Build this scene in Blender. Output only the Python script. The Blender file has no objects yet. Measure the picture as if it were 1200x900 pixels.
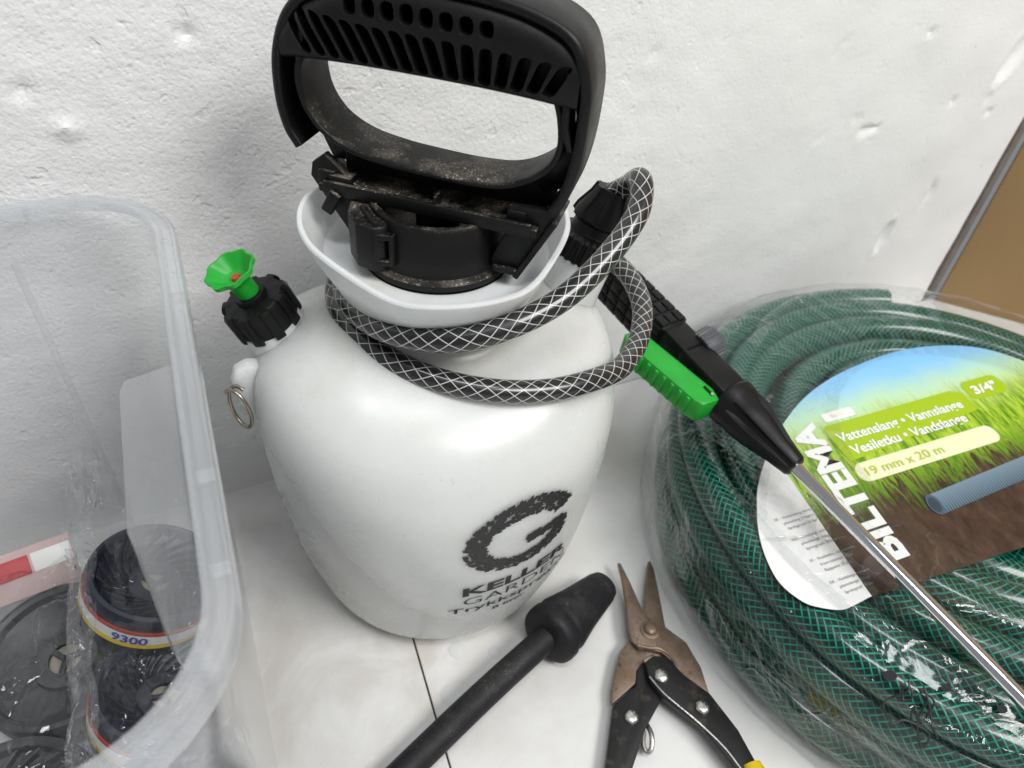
import bpy, bmesh, math, random
import numpy as np
from mathutils import Vector, Matrix, noise

random.seed(7)
rng = np.random.default_rng(7)
S = bpy.context.scene
COL = S.collection
PI = math.pi

# ------------------------------------------------------------------ camera, world, lamps, exposure
cam_d = bpy.data.cameras.new('camera')
cam_o = bpy.data.objects.new('camera', cam_d)
COL.objects.link(cam_o)
CAM = Vector((-0.1441, -0.4085, 0.46))
# camera basis measured from the photograph: pitch about 41 degrees down, yawed right, slight roll
_f, _nad = 850.0, (510.0, 1390.0)
_n = Vector((_nad[0] - 600, _nad[1] - 450, _f)).normalized()
_up = -_n
_ra, _rb = Vector((0 - 600, 655 - 450, _f)), Vector((740 - 600, 450 - 450, _f))
_x = _ra.cross(_rb).cross(_up).normalized()
if _x.x < 0:
    _x = -_x
_y = _up.cross(_x)
_R = Matrix((_x, _y, _up))                       # camera (right, down, forward) -> world
_right, _down, _fwd = _R @ Vector((1, 0, 0)), _R @ Vector((0, 1, 0)), _R @ Vector((0, 0, 1))
_M = Matrix((_right, -_down, -_fwd)).transposed().to_4x4()
_M.translation = CAM
cam_o.matrix_world = _M
cam_d.sensor_width = 36
cam_d.lens = _f / 1200 * 36
cam_d.clip_start = 0.01
cam_d.clip_end = 50
cam_d.dof.use_dof = True
cam_d.dof.focus_distance = 0.36
cam_d.dof.aperture_fstop = 11
S.camera = cam_o

W = bpy.data.worlds.new('World')
S.world = W
W.use_nodes = True
W.node_tree.nodes['Background'].inputs[0].default_value = (0.93, 0.96, 1.0, 1)
W.node_tree.nodes['Background'].inputs[1].default_value = 0.24


def lamp(name, loc, target, sx, sy, energy, color):
    d = bpy.data.lights.new(name, 'AREA')
    d.shape = 'RECTANGLE'
    d.size, d.size_y, d.energy, d.color = sx, sy, energy, color
    o = bpy.data.objects.new(name, d)
    COL.objects.link(o)
    o.location = loc
    o.rotation_euler = (Vector(target) - Vector(loc)).to_track_quat('-Z', 'Y').to_euler()
    return o


lamp('work_lamp', (0.72, -1.30, 1.75), (0.05, -0.12, 0.12), 1.0, 0.55, 31, (1.0, 0.985, 0.96))
lamp('ceiling_tube_lamp', (-0.1, -0.75, 2.3), (0.05, -0.2, 0.1), 1.2, 0.25, 17, (0.97, 0.985, 1.0))

S.view_settings.view_transform = 'Standard'
S.view_settings.look = 'None'
S.view_settings.gamma = 1
S.view_settings.exposure = 0.03
S.view_settings.use_curve_mapping = False
S.render.engine = 'CYCLES'
S.cycles.use_denoising = True
S.cycles.max_bounces = 14
S.cycles.transparent_max_bounces = 40
S.cycles.transmission_bounces = 12
S.cycles.glossy_bounces = 6
S.cycles.caustics_reflective = False
S.cycles.caustics_refractive = False
S.cycles.sample_clamp_indirect = 4


# ------------------------------------------------------------------ material helpers
class NT:
    def __init__(self, name):
        self.m = bpy.data.materials.new(name)
        self.m.use_nodes = True
        self.t = self.m.node_tree
        self.t.nodes.clear()
        self.out = self.t.nodes.new('ShaderNodeOutputMaterial')

    def set(self, sock, v):
        if hasattr(v, 'is_output') or isinstance(v, bpy.types.NodeSocket):
            self.t.links.new(v, sock)
        elif v is not None:
            if isinstance(v, (tuple, list)) and len(v) == 3 and len(getattr(sock, 'default_value', (0, 0, 0))) == 4:
                v = (*v, 1)
            sock.default_value = v

    def n(self, kind, props=None, **ins):
        nd = self.t.nodes.new('ShaderNode' + kind)
        for a, b in (props or {}).items():
            setattr(nd, a, b)
        for a, b in ins.items():
            a = a.replace('_', ' ')
            self.set(nd.inputs[int(a[1:])] if a[0] == 'i' and a[1:].isdigit() else nd.inputs[a], b)
        return nd

    def math(self, op, a, b=None, c=None):
        nd = self.n('Math', {'operation': op})
        for i, v in enumerate((a, b, c)):
            if v is not None:
                self.set(nd.inputs[i], v)
        return nd.outputs[0]

    def ramp(self, fac, stops, interp='LINEAR'):
        nd = self.n('ValToRGB')
        nd.color_ramp.interpolation = interp
        e = nd.color_ramp.elements
        while len(e) < len(stops):
            e.new(0.5)
        for el, (p, c) in zip(e, stops):
            el.position = p
            el.color = (*c, 1) if len(c) == 3 else c
        self.set(nd.inputs[0], fac)
        return nd.outputs[0]

    def grey(self, fac, a, b, va=0., vb=1.):
        nd = self.n('MapRange', {'clamp': True})
        for i, v in enumerate((fac, a, b, va, vb)):
            self.set(nd.inputs[i], v)
        return nd.outputs[0]

    def mix(self, fac, a, b, blend='MIX'):
        nd = self.n('Mix', {'data_type': 'RGBA', 'blend_type': blend})
        self.set(nd.inputs[0], fac)
        self.set(nd.inputs[6], a)
        self.set(nd.inputs[7], b)
        return nd.outputs[2]

    def coord(self, which='Object'):
        return self.n('TexCoord').outputs[which]

    def scaled(self, vec, sx, sy, sz):
        nd = self.n('Mapping')
        self.set(nd.inputs['Vector'], vec)
        nd.inputs['Scale'].default_value = (sx, sy, sz)
        return nd.outputs[0]

    def noise(self, scale, detail=3, rough=.5, vec=None, dist=0.):
        nd = self.n('TexNoise', Scale=scale, Detail=detail, Roughness=rough, Distortion=dist)
        self.set(nd.inputs['Vector'], vec if vec is not None else self.coord())
        return nd.outputs['Fac']

    def voronoi(self, scale, vec=None, feature='F1', rnd=1.):
        nd = self.n('TexVoronoi', {'feature': feature}, Scale=scale, Randomness=rnd)
        self.set(nd.inputs['Vector'], vec if vec is not None else self.coord())
        return nd.outputs['Distance']

    def bump(self, h, strength=.5, dist=.001, normal=None):
        nd = self.n('Bump', Strength=strength, Distance=dist, Height=h)
        if normal is not None:
            self.set(nd.inputs['Normal'], normal)
        return nd.outputs[0]

    def pbsdf(self, color, rough=.5, metal=0., normal=None, spec=.5, **kw):
        nd = self.n('BsdfPrincipled')
        self.set(nd.inputs['Base Color'], color)
        self.set(nd.inputs['Roughness'], rough)
        self.set(nd.inputs['Metallic'], metal)
        self.set(nd.inputs['Specular IOR Level'], spec)
        if normal is not None:
            self.set(nd.inputs['Normal'], normal)
        for a, b in kw.items():
            self.set(nd.inputs[a.replace('_', ' ')], b)
        return nd.outputs[0]

    def mixsh(self, fac, a, b):
        nd = self.n('MixShader')
        self.set(nd.inputs[0], fac)
        self.set(nd.inputs[1], a)
        self.set(nd.inputs[2], b)
        return nd.outputs[0]

    def done(self, shader):
        self.set(self.out.inputs['Surface'], shader)
        return self.m


MAT = {}


def simple(name, color, rough=.5, metal=0., spec=.5, var=.0, vscale=60, bscale=0, bstr=.2, bdist=.0005, **kw):
    t = NT(name)
    c = color
    if var:
        f = t.noise(vscale, 5, .6)
        c = t.mix(t.grey(f, .3, .7), tuple(x * (1 - var) for x in color), tuple(min(1, x * (1 + var)) for x in color))
    nrm = t.bump(t.noise(bscale, 3), bstr, bdist) if bscale else None
    MAT[name] = t.done(t.pbsdf(c, rough, metal, nrm, spec, **kw))
    return MAT[name]


def make_materials():
    # painted rough plaster
    t = NT('wall_plaster')
    co = t.coord()
    n1, n2 = t.noise(330, 4, .6, co), t.noise(70, 4, .6, co)
    v = t.voronoi(330, co)
    h = t.math('ADD', t.math('MULTIPLY', n1, 1.0), t.math('MULTIPLY', n2, .7))
    h = t.math('ADD', h, t.math('MULTIPLY', t.grey(v, .0, .45), .28))
    pits = t.grey(t.noise(95, 2, .5, co), .66, .74)
    h = t.math('SUBTRACT', h, t.math('MULTIPLY', pits, .6))
    sep = t.n('SeparateXYZ')
    t.set(sep.inputs[0], co)
    smooth_right = t.grey(sep.outputs[0], -.05, .3, 1., .42)      # the paint lies smoother towards the corner
    nb = t.n('Bump', Distance=.0010, Height=h)
    t.set(nb.inputs['Strength'], t.math('MULTIPLY', smooth_right, .66))
    c = t.mix(t.grey(t.noise(5, 5, .6, co), .35, .65), (.86, .855, .845), (.90, .90, .895))
    spots = t.grey(t.noise(60, 3, .6, co), .70, .76)
    c = t.mix(t.math('MULTIPLY', spots, .35), c, (.52, .48, .43))
    MAT['wall'] = t.done(t.pbsdf(c, .62, normal=nb.outputs[0], spec=.35))

    # white table laminate, grubby
    t = NT('table_laminate')
    co = t.coord()
    c = t.mix(t.grey(t.noise(9, 6, .65, co), .35, .7), (.80, .80, .79), (.70, .695, .68))
    smear = t.grey(t.noise(5, 5, .65, co, .5), .50, .75)
    c = t.mix(t.math('MULTIPLY', smear, .35), c, (.52, .49, .44))
    sc = t.noise(14, 6, .7, t.scaled(co, 20, 1.2, 1))
    c = t.mix(t.math('MULTIPLY', t.grey(sc, .70, .80), .12), c, (.6, .58, .55))
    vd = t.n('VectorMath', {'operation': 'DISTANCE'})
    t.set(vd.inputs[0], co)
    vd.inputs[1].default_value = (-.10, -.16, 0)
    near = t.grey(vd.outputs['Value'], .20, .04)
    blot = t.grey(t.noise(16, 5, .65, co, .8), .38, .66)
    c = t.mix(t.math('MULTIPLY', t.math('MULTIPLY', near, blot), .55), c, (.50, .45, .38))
    marks = t.grey(t.noise(38, 5, .75, co, 1.5), .66, .74)
    c = t.mix(t.math('MULTIPLY', marks, .35), c, (.45, .42, .38))
    dust = t.grey(t.noise(420, 2, .5, co), .69, .77)
    c = t.mix(t.math('MULTIPLY', dust, .3), c, (.35, .32, .28))
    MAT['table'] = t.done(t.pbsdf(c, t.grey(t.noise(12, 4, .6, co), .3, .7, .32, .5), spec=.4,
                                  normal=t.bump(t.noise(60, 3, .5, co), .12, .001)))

    # blow-moulded natural polyethylene
    t = NT('white_polyethylene')
    co = t.coord()
    c = t.mix(t.grey(t.noise(9, 4, .6, co), .35, .7), (.70, .72, .71), (.65, .66, .64))
    dirt = t.math('MULTIPLY', t.grey(t.noise(75, 4, .7, co), .68, .76), t.grey(t.noise(14, 2, .5, co), .5, .65))
    c = t.mix(t.math('MULTIPLY', dirt, .75), c, (.30, .26, .20))
    scr = t.math('MULTIPLY', t.grey(t.noise(6, 2, .5, t.scaled(co, 60, 60, 5), 1.), .70, .74), t.grey(t.noise(18, 2, .5, co), .52, .62))
    c = t.mix(t.math('MULTIPLY', scr, .45), c, (.42, .40, .37))
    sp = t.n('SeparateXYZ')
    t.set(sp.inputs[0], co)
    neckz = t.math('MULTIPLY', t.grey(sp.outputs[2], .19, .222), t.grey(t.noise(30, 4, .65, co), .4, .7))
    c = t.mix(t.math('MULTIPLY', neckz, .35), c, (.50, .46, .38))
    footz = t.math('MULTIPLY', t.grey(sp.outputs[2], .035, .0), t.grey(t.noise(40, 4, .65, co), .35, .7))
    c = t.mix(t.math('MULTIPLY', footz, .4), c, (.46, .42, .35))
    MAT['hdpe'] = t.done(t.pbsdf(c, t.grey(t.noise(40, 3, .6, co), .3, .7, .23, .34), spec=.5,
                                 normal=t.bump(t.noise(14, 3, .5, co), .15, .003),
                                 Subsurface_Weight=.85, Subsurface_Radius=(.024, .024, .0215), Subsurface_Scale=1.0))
    t = NT('white_collar_plastic')
    co = t.coord()
    c = t.mix(t.grey(t.noise(30, 4, .6, co), .45, .7), (.74, .76, .77), (.66, .66, .63))
    MAT['collar'] = t.done(t.pbsdf(c, .34, spec=.42, Subsurface_Weight=.6, Subsurface_Radius=(.008, .008, .008), Subsurface_Scale=1.0))

    # black moulded plastic with plaster dust lying on upward faces
    def black(name, base, rough, dust_amt, bev=.0008):
        t = NT(name)
        co = t.coord()
        geo = t.n('NewGeometry')
        sp = t.n('SeparateXYZ')
        t.set(sp.inputs[0], geo.outputs['Normal'])
        upf = t.grey(sp.outputs[2], .25, .9)
        speck = t.grey(t.noise(900, 2, .6, co), .57, .66)
        cloud = t.grey(t.noise(38, 5, .7, co), .46, .68)
        film = t.grey(t.noise(20, 4, .6, co), .3, .8, .04, .40)
        d = t.math('MULTIPLY', t.math('MAXIMUM', t.math('MULTIPLY', speck, t.math('ADD', cloud, .06)), t.math('MULTIPLY', film, cloud)), upf)
        d = t.math('MINIMUM', t.math('MULTIPLY', d, dust_amt), 1.0)
        c = t.mix(d, base, (.40, .35, .29))
        b = t.n('Bevel', {'samples': 4}, Radius=bev)
        nrm = t.bump(t.noise(700, 2, .5, co), .12, .0003, b.outputs[0])
        r = t.grey(t.noise(60, 4, .6, co), .3, .7, rough - .07, rough + .09)
        MAT[name] = t.done(t.pbsdf(c, t.math('MAXIMUM', r, t.math('MULTIPLY', d, .9)), normal=nrm, spec=.28))
    black('black_plastic', (.0050, .0050, .0053), .42, .0)
    black('black_dusty', (.0060, .0060, .0060), .46, 1.9)
    black('black_rubber', (.014, .014, .0165), .55, .25, .002)

    simple('green_plastic', (.012, .36, .03), .36, var=.08, vscale=90)
    simple('red_spot', (.5, .05, .03), .5)
    simple('grey_plastic', (.085, .088, .098), .45)
    simple('chrome', (.86, .86, .87), .07, 1.0, bscale=300, bstr=.04)
    simple('steel_ring', (.36, .32, .26), .3, 1.0)
    simple('zinc', (.62, .61, .58), .34, 1.0, var=.25, vscale=300, bscale=700, bstr=.3)
    simple('print_black', (.018, .018, .02), .5)
    simple('seam_dark', (.04, .037, .033), .8)
    simple('yellow_grip', (.75, .52, .01), .45)

    t = NT('bronzed_steel')
    co = t.coord()
    c = t.mix(t.grey(t.noise(70, 5, .7, co), .35, .68), (.18, .12, .08), (.27, .205, .155))
    c = t.mix(t.grey(t.noise(170, 4, .7, co), .58, .72), c, (.07, .05, .042))
    MAT['bronze'] = t.done(t.pbsdf(c, t.grey(t.noise(150, 4, .6, co), .3, .7, .32, .55), .55, t.bump(t.noise(400, 4, .6, co), .25, .0004)))
    t = NT('black_steel')
    co = t.coord()
    c = t.mix(t.grey(t.noise(90, 5, .7, co), .55, .75), (.02, .02, .021), (.095, .075, .055))
    bv = t.n('Bevel', {'samples': 4}, Radius=.0009)
    MAT['black_steel'] = t.done(t.pbsdf(c, .42, .35, t.bump(t.noise(500, 3, .6, co), .2, .0003, bv.outputs[0])))

    # braided hoses: u = metres along, v = turns around
    def braid(name, f, n, w, base, line, rough, coat, spec=.5, wobble=.0, chev=0):
        t = NT(name)
        uv = t.n('UVMap').outputs[0]
        sp = t.n('SeparateXYZ')
        t.set(sp.inputs[0], uv)
        U, V = sp.outputs[0], sp.outputs[1]
        a = t.math('MULTIPLY', U, f)
        if wobble:
            a = t.math('ADD', a, t.math('MULTIPLY', t.noise(22, 2), wobble * 4))
        b = t.math('MULTIPLY', V, n)
        def fam(x):
            q = t.math('ABSOLUTE', t.math('SUBTRACT', t.math('FRACT', x), .5))
            return t.grey(q, w, w * .45)
        l1, l2 = fam(t.math('ADD', a, b)), fam(t.math('SUBTRACT', a, b))
        if chev:
            m = t.grey(t.math('SINE', t.math('MULTIPLY', V, 2 * PI * chev)), -.25, .25)
            l = t.math('MAXIMUM', t.math('MULTIPLY', l1, t.math('ADD', t.math('MULTIPLY', m, .55), .45)), t.math('MULTIPLY', l2, t.math('SUBTRACT', 1., t.math('MULTIPLY', m, .55))))
        else:
            l = t.math('MAXIMUM', l1, l2)
        c = t.mix(l, base, line)
        nrm = t.bump(l, .25, .0004)
        MAT[name] = t.done(t.pbsdf(c, rough, normal=nrm, spec=spec, Coat_Weight=coat, Coat_Roughness=.07))
    braid('spray_hose', 112., 6., .058, (.008, .008, .009), (.55, .55, .53), .35, .55)
    braid('garden_hose', 185., 15., .145, (.0008, .017, .0135), (.012, .265, .178), .34, .55, spec=.35, wobble=.35, chev=5)

    # clear films and translucent box plastic
    def film(name, haze, streak_amt, rough, bscale, bstr, bdist, tint=(.96, .97, .97), sv=(1, 1, 1), white=(.8, .82, .83), extra=.0):
        t = NT(name)
        co = t.coord()
        cs = t.scaled(co, *sv)
        h = t.noise(bscale, 3, .5, cs, .4)
        rn = t.noise(bscale * 1.6, 3, .55, cs, .8)
        ridge = t.math('POWER', t.math('SUBTRACT', 1., t.math('ABSOLUTE', t.math('SUBTRACT', t.math('MULTIPLY', rn, 2.), 1.))), 14.)
        fine = t.noise(bscale * 7, 2, .5, cs, .5)
        hh = t.math('ADD', t.math('ADD', h, t.math('MULTIPLY', ridge, .22)), t.math('MULTIPLY', fine, .010))
        nrm = t.bump(hh, bstr, bdist)
        tr = t.n('BsdfTransparent', Color=tint).outputs[0]
        df = t.n('BsdfDiffuse', Color=white).outputs[0]
        tl = t.n('BsdfTranslucent', Color=white).outputs[0]
        milky = t.mixsh(.5, df, tl)
        streak = t.grey(t.noise(bscale * 1.3, 4, .7, cs, 1.5), .60, .78)
        hz = t.math('ADD', t.math('MULTIPLY', streak, streak_amt), haze)
        body = t.mixsh(hz, tr, milky)
        gl = t.n('BsdfGlossy', Color=(1, 1, 1), Roughness=rough, Normal=nrm).outputs[0]
        lw = t.n('LayerWeight', Blend=.5)
        t.set(lw.inputs['Normal'], nrm)
        fr = t.math('ADD', t.math('MULTIPLY', t.math('POWER', lw.outputs['Facing'], 4.), .85), .035 + extra)
        MAT[name] = t.done(t.mixsh(t.math('MINIMUM', fr, 1.), body, gl))
    film('wrap_film', .008, .12, .10, 15, .34, .010)
    film('bag_film', .02, .10, .06, 19, .42, .010)
    film('bag_seam', .12, .35, .08, 40, .8, .012)
    film('box_plastic', .055, .03, .20, 6, .2, .003, tint=(.988, .99, .994), white=(.83, .86, .90))
    film('box_panel', .13, .03, .22, 6, .2, .003, tint=(.97, .975, .985), white=(.85, .875, .91))
    film('box_rim_plastic', .25, .05, .16, 12, .2, .003, tint=(.975, .98, .985), white=(.86, .885, .92))

    # cardboard
    t = NT('cardboard')
    co = t.coord()
    c = t.mix(t.grey(t.noise(11, 5, .6, t.scaled(co, 1, 1, .25)), .3, .7), (.40, .26, .125), (.45, .295, .145))
    MAT['cardboard'] = t.done(t.pbsdf(c, .75, spec=.2, normal=t.bump(t.noise(220, 3), .15, .0006)))
    simple('edge_grey', (.21, .185, .16), .9, spec=.1, var=.2)

    # printed card: sky, grass and soil (flat print), in label coordinates carried by the UVs (metres)
    t = NT('printed_card')
    uv = t.n('UVMap').outputs[0]
    sp = t.n('SeparateXYZ')
    t.set(sp.inputs[0], uv)
    X, Y = sp.outputs[0], sp.outputs[1]
    blades = t.noise(1., 4, .7, t.scaled(uv, 210, 22, 1), 1.6)
    blades2 = t.noise(1., 3, .6, t.scaled(uv, 420, 34, 1), 1.2)
    cl = t.noise(28, 4, .6, uv)
    yj = t.math('ADD', Y, t.math('MULTIPLY', t.math('SUBTRACT', cl, .5), .02))
    sky = t.ramp(t.grey(yj, .10, .165), [(0, (.55, .70, .18)), (.3, (.50, .74, .50)), (.65, (.27, .58, .86)), (1, (.20, .50, .86))])
    grass = t.ramp(blades, [(.30, (.02, .07, .008)), (.46, (.13, .29, .015)), (.56, (.36, .55, .03)), (.70, (.62, .72, .12))])
    soil = t.ramp(t.noise(90, 5, .7, t.scaled(uv, 1, .5, 1)), [(.3, (.022, .013, .009)), (.55, (.065, .038, .027)), (.75, (.12, .075, .05))])
    gtop = t.math('ADD', t.math('MULTIPLY', blades2, .06), .068)
    base = t.mix(t.grey(t.math('SUBTRACT', yj, gtop), -.012, .016), grass, sky)
    gs = t.math('ADD', t.math('MULTIPLY', blades, .16), -.035)
    base = t.mix(t.grey(t.math('SUBTRACT', Y, gs), .008, -.008), base, soil)
    MAT['card'] = t.done(t.pbsdf(base, .35, spec=.4))
    simple('card_white', (.84, .83, .82), .4)
    simple('card_back', (.5, .48, .45), .7)
    simple('print_white', (.9, .9, .88), .45)
    simple('print_lime', (.36, .52, .01), .45)
    simple('print_cream', (.78, .80, .52), .45)
    simple('print_limetext', (.45, .55, .06), .45)
    simple('print_grey', (.25, .25, .25), .5)
    simple('print_blue_dark', (.03, .05, .07), .5)
    t = NT('print_blue_hose')
    uv = t.n('UVMap').outputs[0]
    sp = t.n('SeparateXYZ')
    t.set(sp.inputs[0], uv)
    l = t.math('SINE', t.math('MULTIPLY', sp.outputs[0], 2600.))
    c = t.mix(t.grey(l, -.3, .6), (.03, .06, .09), (.12, .19, .25))
    c = t.mix(t.grey(sp.outputs[1], .0, 1.), c, (.17, .25, .31))
    MAT['blue_hose'] = t.done(t.pbsdf(c, .4))

    simple('spool_navy', (.018, .021, .034), .38, var=.2, bscale=200, bstr=.1)
    simple('spool_dark', (.007, .008, .012), .5)
    simple('spool_grey', (.045, .047, .052), .48, var=.15)
    simple('spool_hub', (.30, .27, .22), .6, var=.2)
    simple('label_yellow', (.80, .55, .02), .4)
    simple('label_white', (.8, .8, .78), .4)
    simple('label_red', (.42, .05, .03), .4)
    simple('label_blue', (.05, .06, .35), .4)
    simple('red_card', (.42, .02, .03), .45, var=.1)
    simple('pink_card', (.50, .36, .35), .5, var=.1)
    simple('tread_blue', (.10, .115, .17), .5, var=.1)
    simple('dried_drip', (.70, .70, .69), .25)


make_materials()


# ------------------------------------------------------------------ object helpers
def tag(o, label=None, cat=None, group=None, kind=None):
    if label:
        o['label'] = label
    if cat:
        o['category'] = cat
    if group:
        o['group'] = group
    if kind:
        o['kind'] = kind
    return o


def empty(name, loc, label, cat, group=None):
    o = bpy.data.objects.new(name, None)
    COL.objects.link(o)
    o.location = loc
    o.empty_display_size = .02
    return tag(o, label, cat, group)


def link_mesh(name, me, mat, parent=None, smooth=True):
    o = bpy.data.objects.new(name, me)
    COL.objects.link(o)
    if mat is not None:
        if not me.materials:
            me.materials.append(MAT[mat] if isinstance(mat, str) else mat)
    if parent is not None:
        o.parent = parent
        pm = Matrix.Identity(4)
        q = parent
        chain = []
        while q is not None:
            chain.append(q)
            q = q.parent
        for q in reversed(chain):
            pm = pm @ q.matrix_parent_inverse @ q.matrix_basis
        o.matrix_parent_inverse = pm.inverted()
    if smooth:
        me.polygons.foreach_set('use_smooth', [True] * len(me.polygons))
        try:
            me.set_sharp_from_angle(angle=math.radians(38))
        except Exception:
            pass
    return o


def pyd(name, verts, faces, mat, parent=None, smooth=True, uvs=None):
    me = bpy.data.meshes.new(name)
    me.from_pydata([tuple(v) for v in verts], [], faces)
    if uvs is not None:
        l = me.uv_layers.new(name='UVMap')
        for i, lo in enumerate(me.loops):
            l.data[i].uv = uvs[lo.vertex_index]
    me.validate()
    me.update()
    return link_mesh(name, me, mat, parent, smooth)


def bmo(name, bm, mat, parent=None, smooth=True):
    bmesh.ops.recalc_face_normals(bm, faces=bm.faces)
    me = bpy.data.meshes.new(name)
    bm.to_mesh(me)
    bm.free()
    return link_mesh(name, me, mat, parent, smooth)


def grid_faces(nu, nv, close_u=False, close_v=False, off=0):
    """index = u*nv + v"""
    f = []
    for u in range(nu if close_u else nu - 1):
        for v in range(nv if close_v else nv - 1):
            a, b = u * nv + v, u * nv + (v + 1) % nv
            c, d = ((u + 1) % nu) * nv + (v + 1) % nv, ((u + 1) % nu) * nv + v
            f.append((off + a, off + b, off + c, off + d))
    return f


def frame(direction, hint=(0, 0, 1)):
    w = Vector(direction).normalized()
    h = Vector(hint)
    if abs(w.dot(h.normalized())) > .98:
        h = Vector((1, 0, 0))
    u = h.cross(w).normalized()
    v = w.cross(u)
    return u, v, w


def lathe_vf(profile, seg, origin=(0, 0, 0), axis=(0, 0, 1), rfun=None, hint=(1, 0, 0)):
    """profile: [(radius, height)], closed caps when radius 0"""
    w = Vector(axis).normalized()
    h = Vector(hint)
    if abs(w.dot(h)) > .95:
        h = Vector((0, 1, 0))
    u = (h - w * h.dot(w)).normalized()
    v = w.cross(u)
    o = Vector(origin)
    V, n = [], len(profile)
    for i in range(seg):
        a = 2 * PI * i / seg
        for j, (r, z) in enumerate(profile):
            rr = rfun(j, a, r, z) if rfun else r
            V.append(o + u * (math.cos(a) * rr) + v * (math.sin(a) * rr) + w * z)
    return V, grid_faces(seg, n, close_u=True)


def lathe(name, profile, seg, mat, parent=None, origin=(0, 0, 0), axis=(0, 0, 1), rfun=None, smooth=True, hint=(1, 0, 0)):
    V, F = lathe_vf(profile, seg, origin, axis, rfun, hint)
    o = pyd(name, V, F, mat, parent, False)
    bm = bmesh.new()
    bm.from_mesh(o.data)
    bmesh.ops.remove_doubles(bm, verts=bm.verts, dist=1e-6)
    bmesh.ops.recalc_face_normals(bm, faces=bm.faces)
    bm.to_mesh(o.data)
    bm.free()
    if smooth:
        o.data.polygons.foreach_set('use_smooth', [True] * len(o.data.polygons))
        o.data.set_sharp_from_angle(angle=math.radians(35))
    return o


def catmull(pts, per=12, closed=False):
    P = [Vector(p) for p in pts]
    out = []
    n = len(P)
    for i in range(n if closed else n - 1):
        p0 = P[(i - 1) % n] if closed or i > 0 else P[0] * 2 - P[1]
        p1, p2 = P[i], P[(i + 1) % n]
        p3 = P[(i + 2) % n] if closed or i + 2 < n else P[-1] * 2 - P[-2]
        for s in range(per):
            t = s / per
            out.append(.5 * ((2 * p1) + (p2 - p0) * t + (2 * p0 - 5 * p1 + 4 * p2 - p3) * t * t + (3 * p1 - p0 - 3 * p2 + p3) * t ** 3))
    if not closed:
        out.append(P[-1])
    return out


def tube(name, path, rad, seg, mat, parent=None, cap=True, v0=0., smooth=True):
    P = [Vector(p) for p in path]
    n = len(P)
    V, UV, F = [], [], []
    T = [(P[min(i + 1, n - 1)] - P[max(i - 1, 0)]).normalized() for i in range(n)]
    u, v, _ = frame(T[0])
    L = 0
    for i in range(n):
        if i:
            L += (P[i] - P[i - 1]).length
            q = T[i - 1].rotation_difference(T[i])
            u = q @ u
        u = (u - T[i] * u.dot(T[i])).normalized()
        v = T[i].cross(u)
        r = rad(i / (n - 1)) if callable(rad) else rad
        for s in range(seg + 1):
            a = 2 * PI * s / seg
            V.append(P[i] + u * (math.cos(a) * r) + v * (math.sin(a) * r))
            UV.append((L, s / seg + v0))
    F = grid_faces(n, seg + 1)
    if cap:
        for i, rev in ((0, True), (n - 1, False)):
            b = len(V)
            V.append(P[i])
            UV.append((0, 0))
            for s in range(seg):
                t = (i * (seg + 1) + s, i * (seg + 1) + s + 1, b)
                F.append(t[::-1] if not rev else t)
    return pyd(name, V, F, mat, parent, smooth, UV)


def prism(name, poly, z0, z1, mat, parent=None, bevel=.0, M=None, segs=2, smooth=True):
    """polygon in a plane extruded z0..z1, edges bevelled; M maps local to world"""
    bm = bmesh.new()
    vs = [bm.verts.new((p[0], p[1], z0)) for p in poly]
    f = bm.faces.new(vs)
    r = bmesh.ops.extrude_face_region(bm, geom=[f])
    bmesh.ops.translate(bm, verts=[e for e in r['geom'] if isinstance(e, bmesh.types.BMVert)], vec=(0, 0, z1 - z0))
    bmesh.ops.recalc_face_normals(bm, faces=bm.faces)
    if bevel:
        bmesh.ops.bevel(bm, geom=list(bm.edges), offset=bevel, segments=segs, affect='EDGES', profile=.5, clamp_overlap=True)
    if M is not None:
        bmesh.ops.transform(bm, matrix=M, verts=bm.verts)
    return bmo(name, bm, mat, parent, smooth)


def box_bm(bm, c, size, M=None, bevel=0.):
    r = bmesh.ops.create_cube(bm, size=1)
    vs = r['verts']
    bmesh.ops.transform(bm, matrix=Matrix.Translation(c) @ Matrix.Diagonal((*size, 1)), verts=vs)
    if bevel:
        es = list({e for v in vs for e in v.link_edges})
        rr = bmesh.ops.bevel(bm, geom=es, offset=bevel, segments=2, affect='EDGES', profile=.5)
        vs = list({v for f in rr['faces'] for v in f.verts} | {v for v in vs if v.is_valid})
    if M is not None:
        bmesh.ops.transform(bm, matrix=M, verts=[v for v in vs if v.is_valid])


def block(name, c, size, mat, parent=None, M=None, bevel=.001):
    bm = bmesh.new()
    box_bm(bm, c, size, None, bevel)
    if M is not None:
        bmesh.ops.transform(bm, matrix=M, verts=bm.verts)
    return bmo(name, bm, mat, parent)


def basis(o, u, v, w):
    m = Matrix((Vector(u), Vector(v), Vector(w))).transposed().to_4x4()
    m.translation = Vector(o)
    return m


def interp(x, table):
    return float(np.interp(x, [t[0] for t in table], [t[1] for t in table]))


def text_vf(s, size, bold=0., spacing=1., shear=0., align='LEFT'):
    cu = bpy.data.curves.new('t', 'FONT')
    cu.body = s
    cu.size = 1.0
    cu.offset = bold
    cu.space_character = spacing
    cu.shear = shear
    cu.align_x = align
    cu.resolution_u = 3
    ob = bpy.data.objects.new('t', cu)
    COL.objects.link(ob)
    dg = bpy.context.evaluated_depsgraph_get()
    dg.update()
    me = ob.evaluated_get(dg).to_mesh()
    V = [(v.co.x * size, v.co.y * size) for v in me.vertices]
    F = [tuple(p.vertices) for p in me.polygons]
    ob.evaluated_get(dg).to_mesh_clear()
    bpy.data.objects.remove(ob)
    bpy.data.curves.remove(cu)
    return V, F


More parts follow.
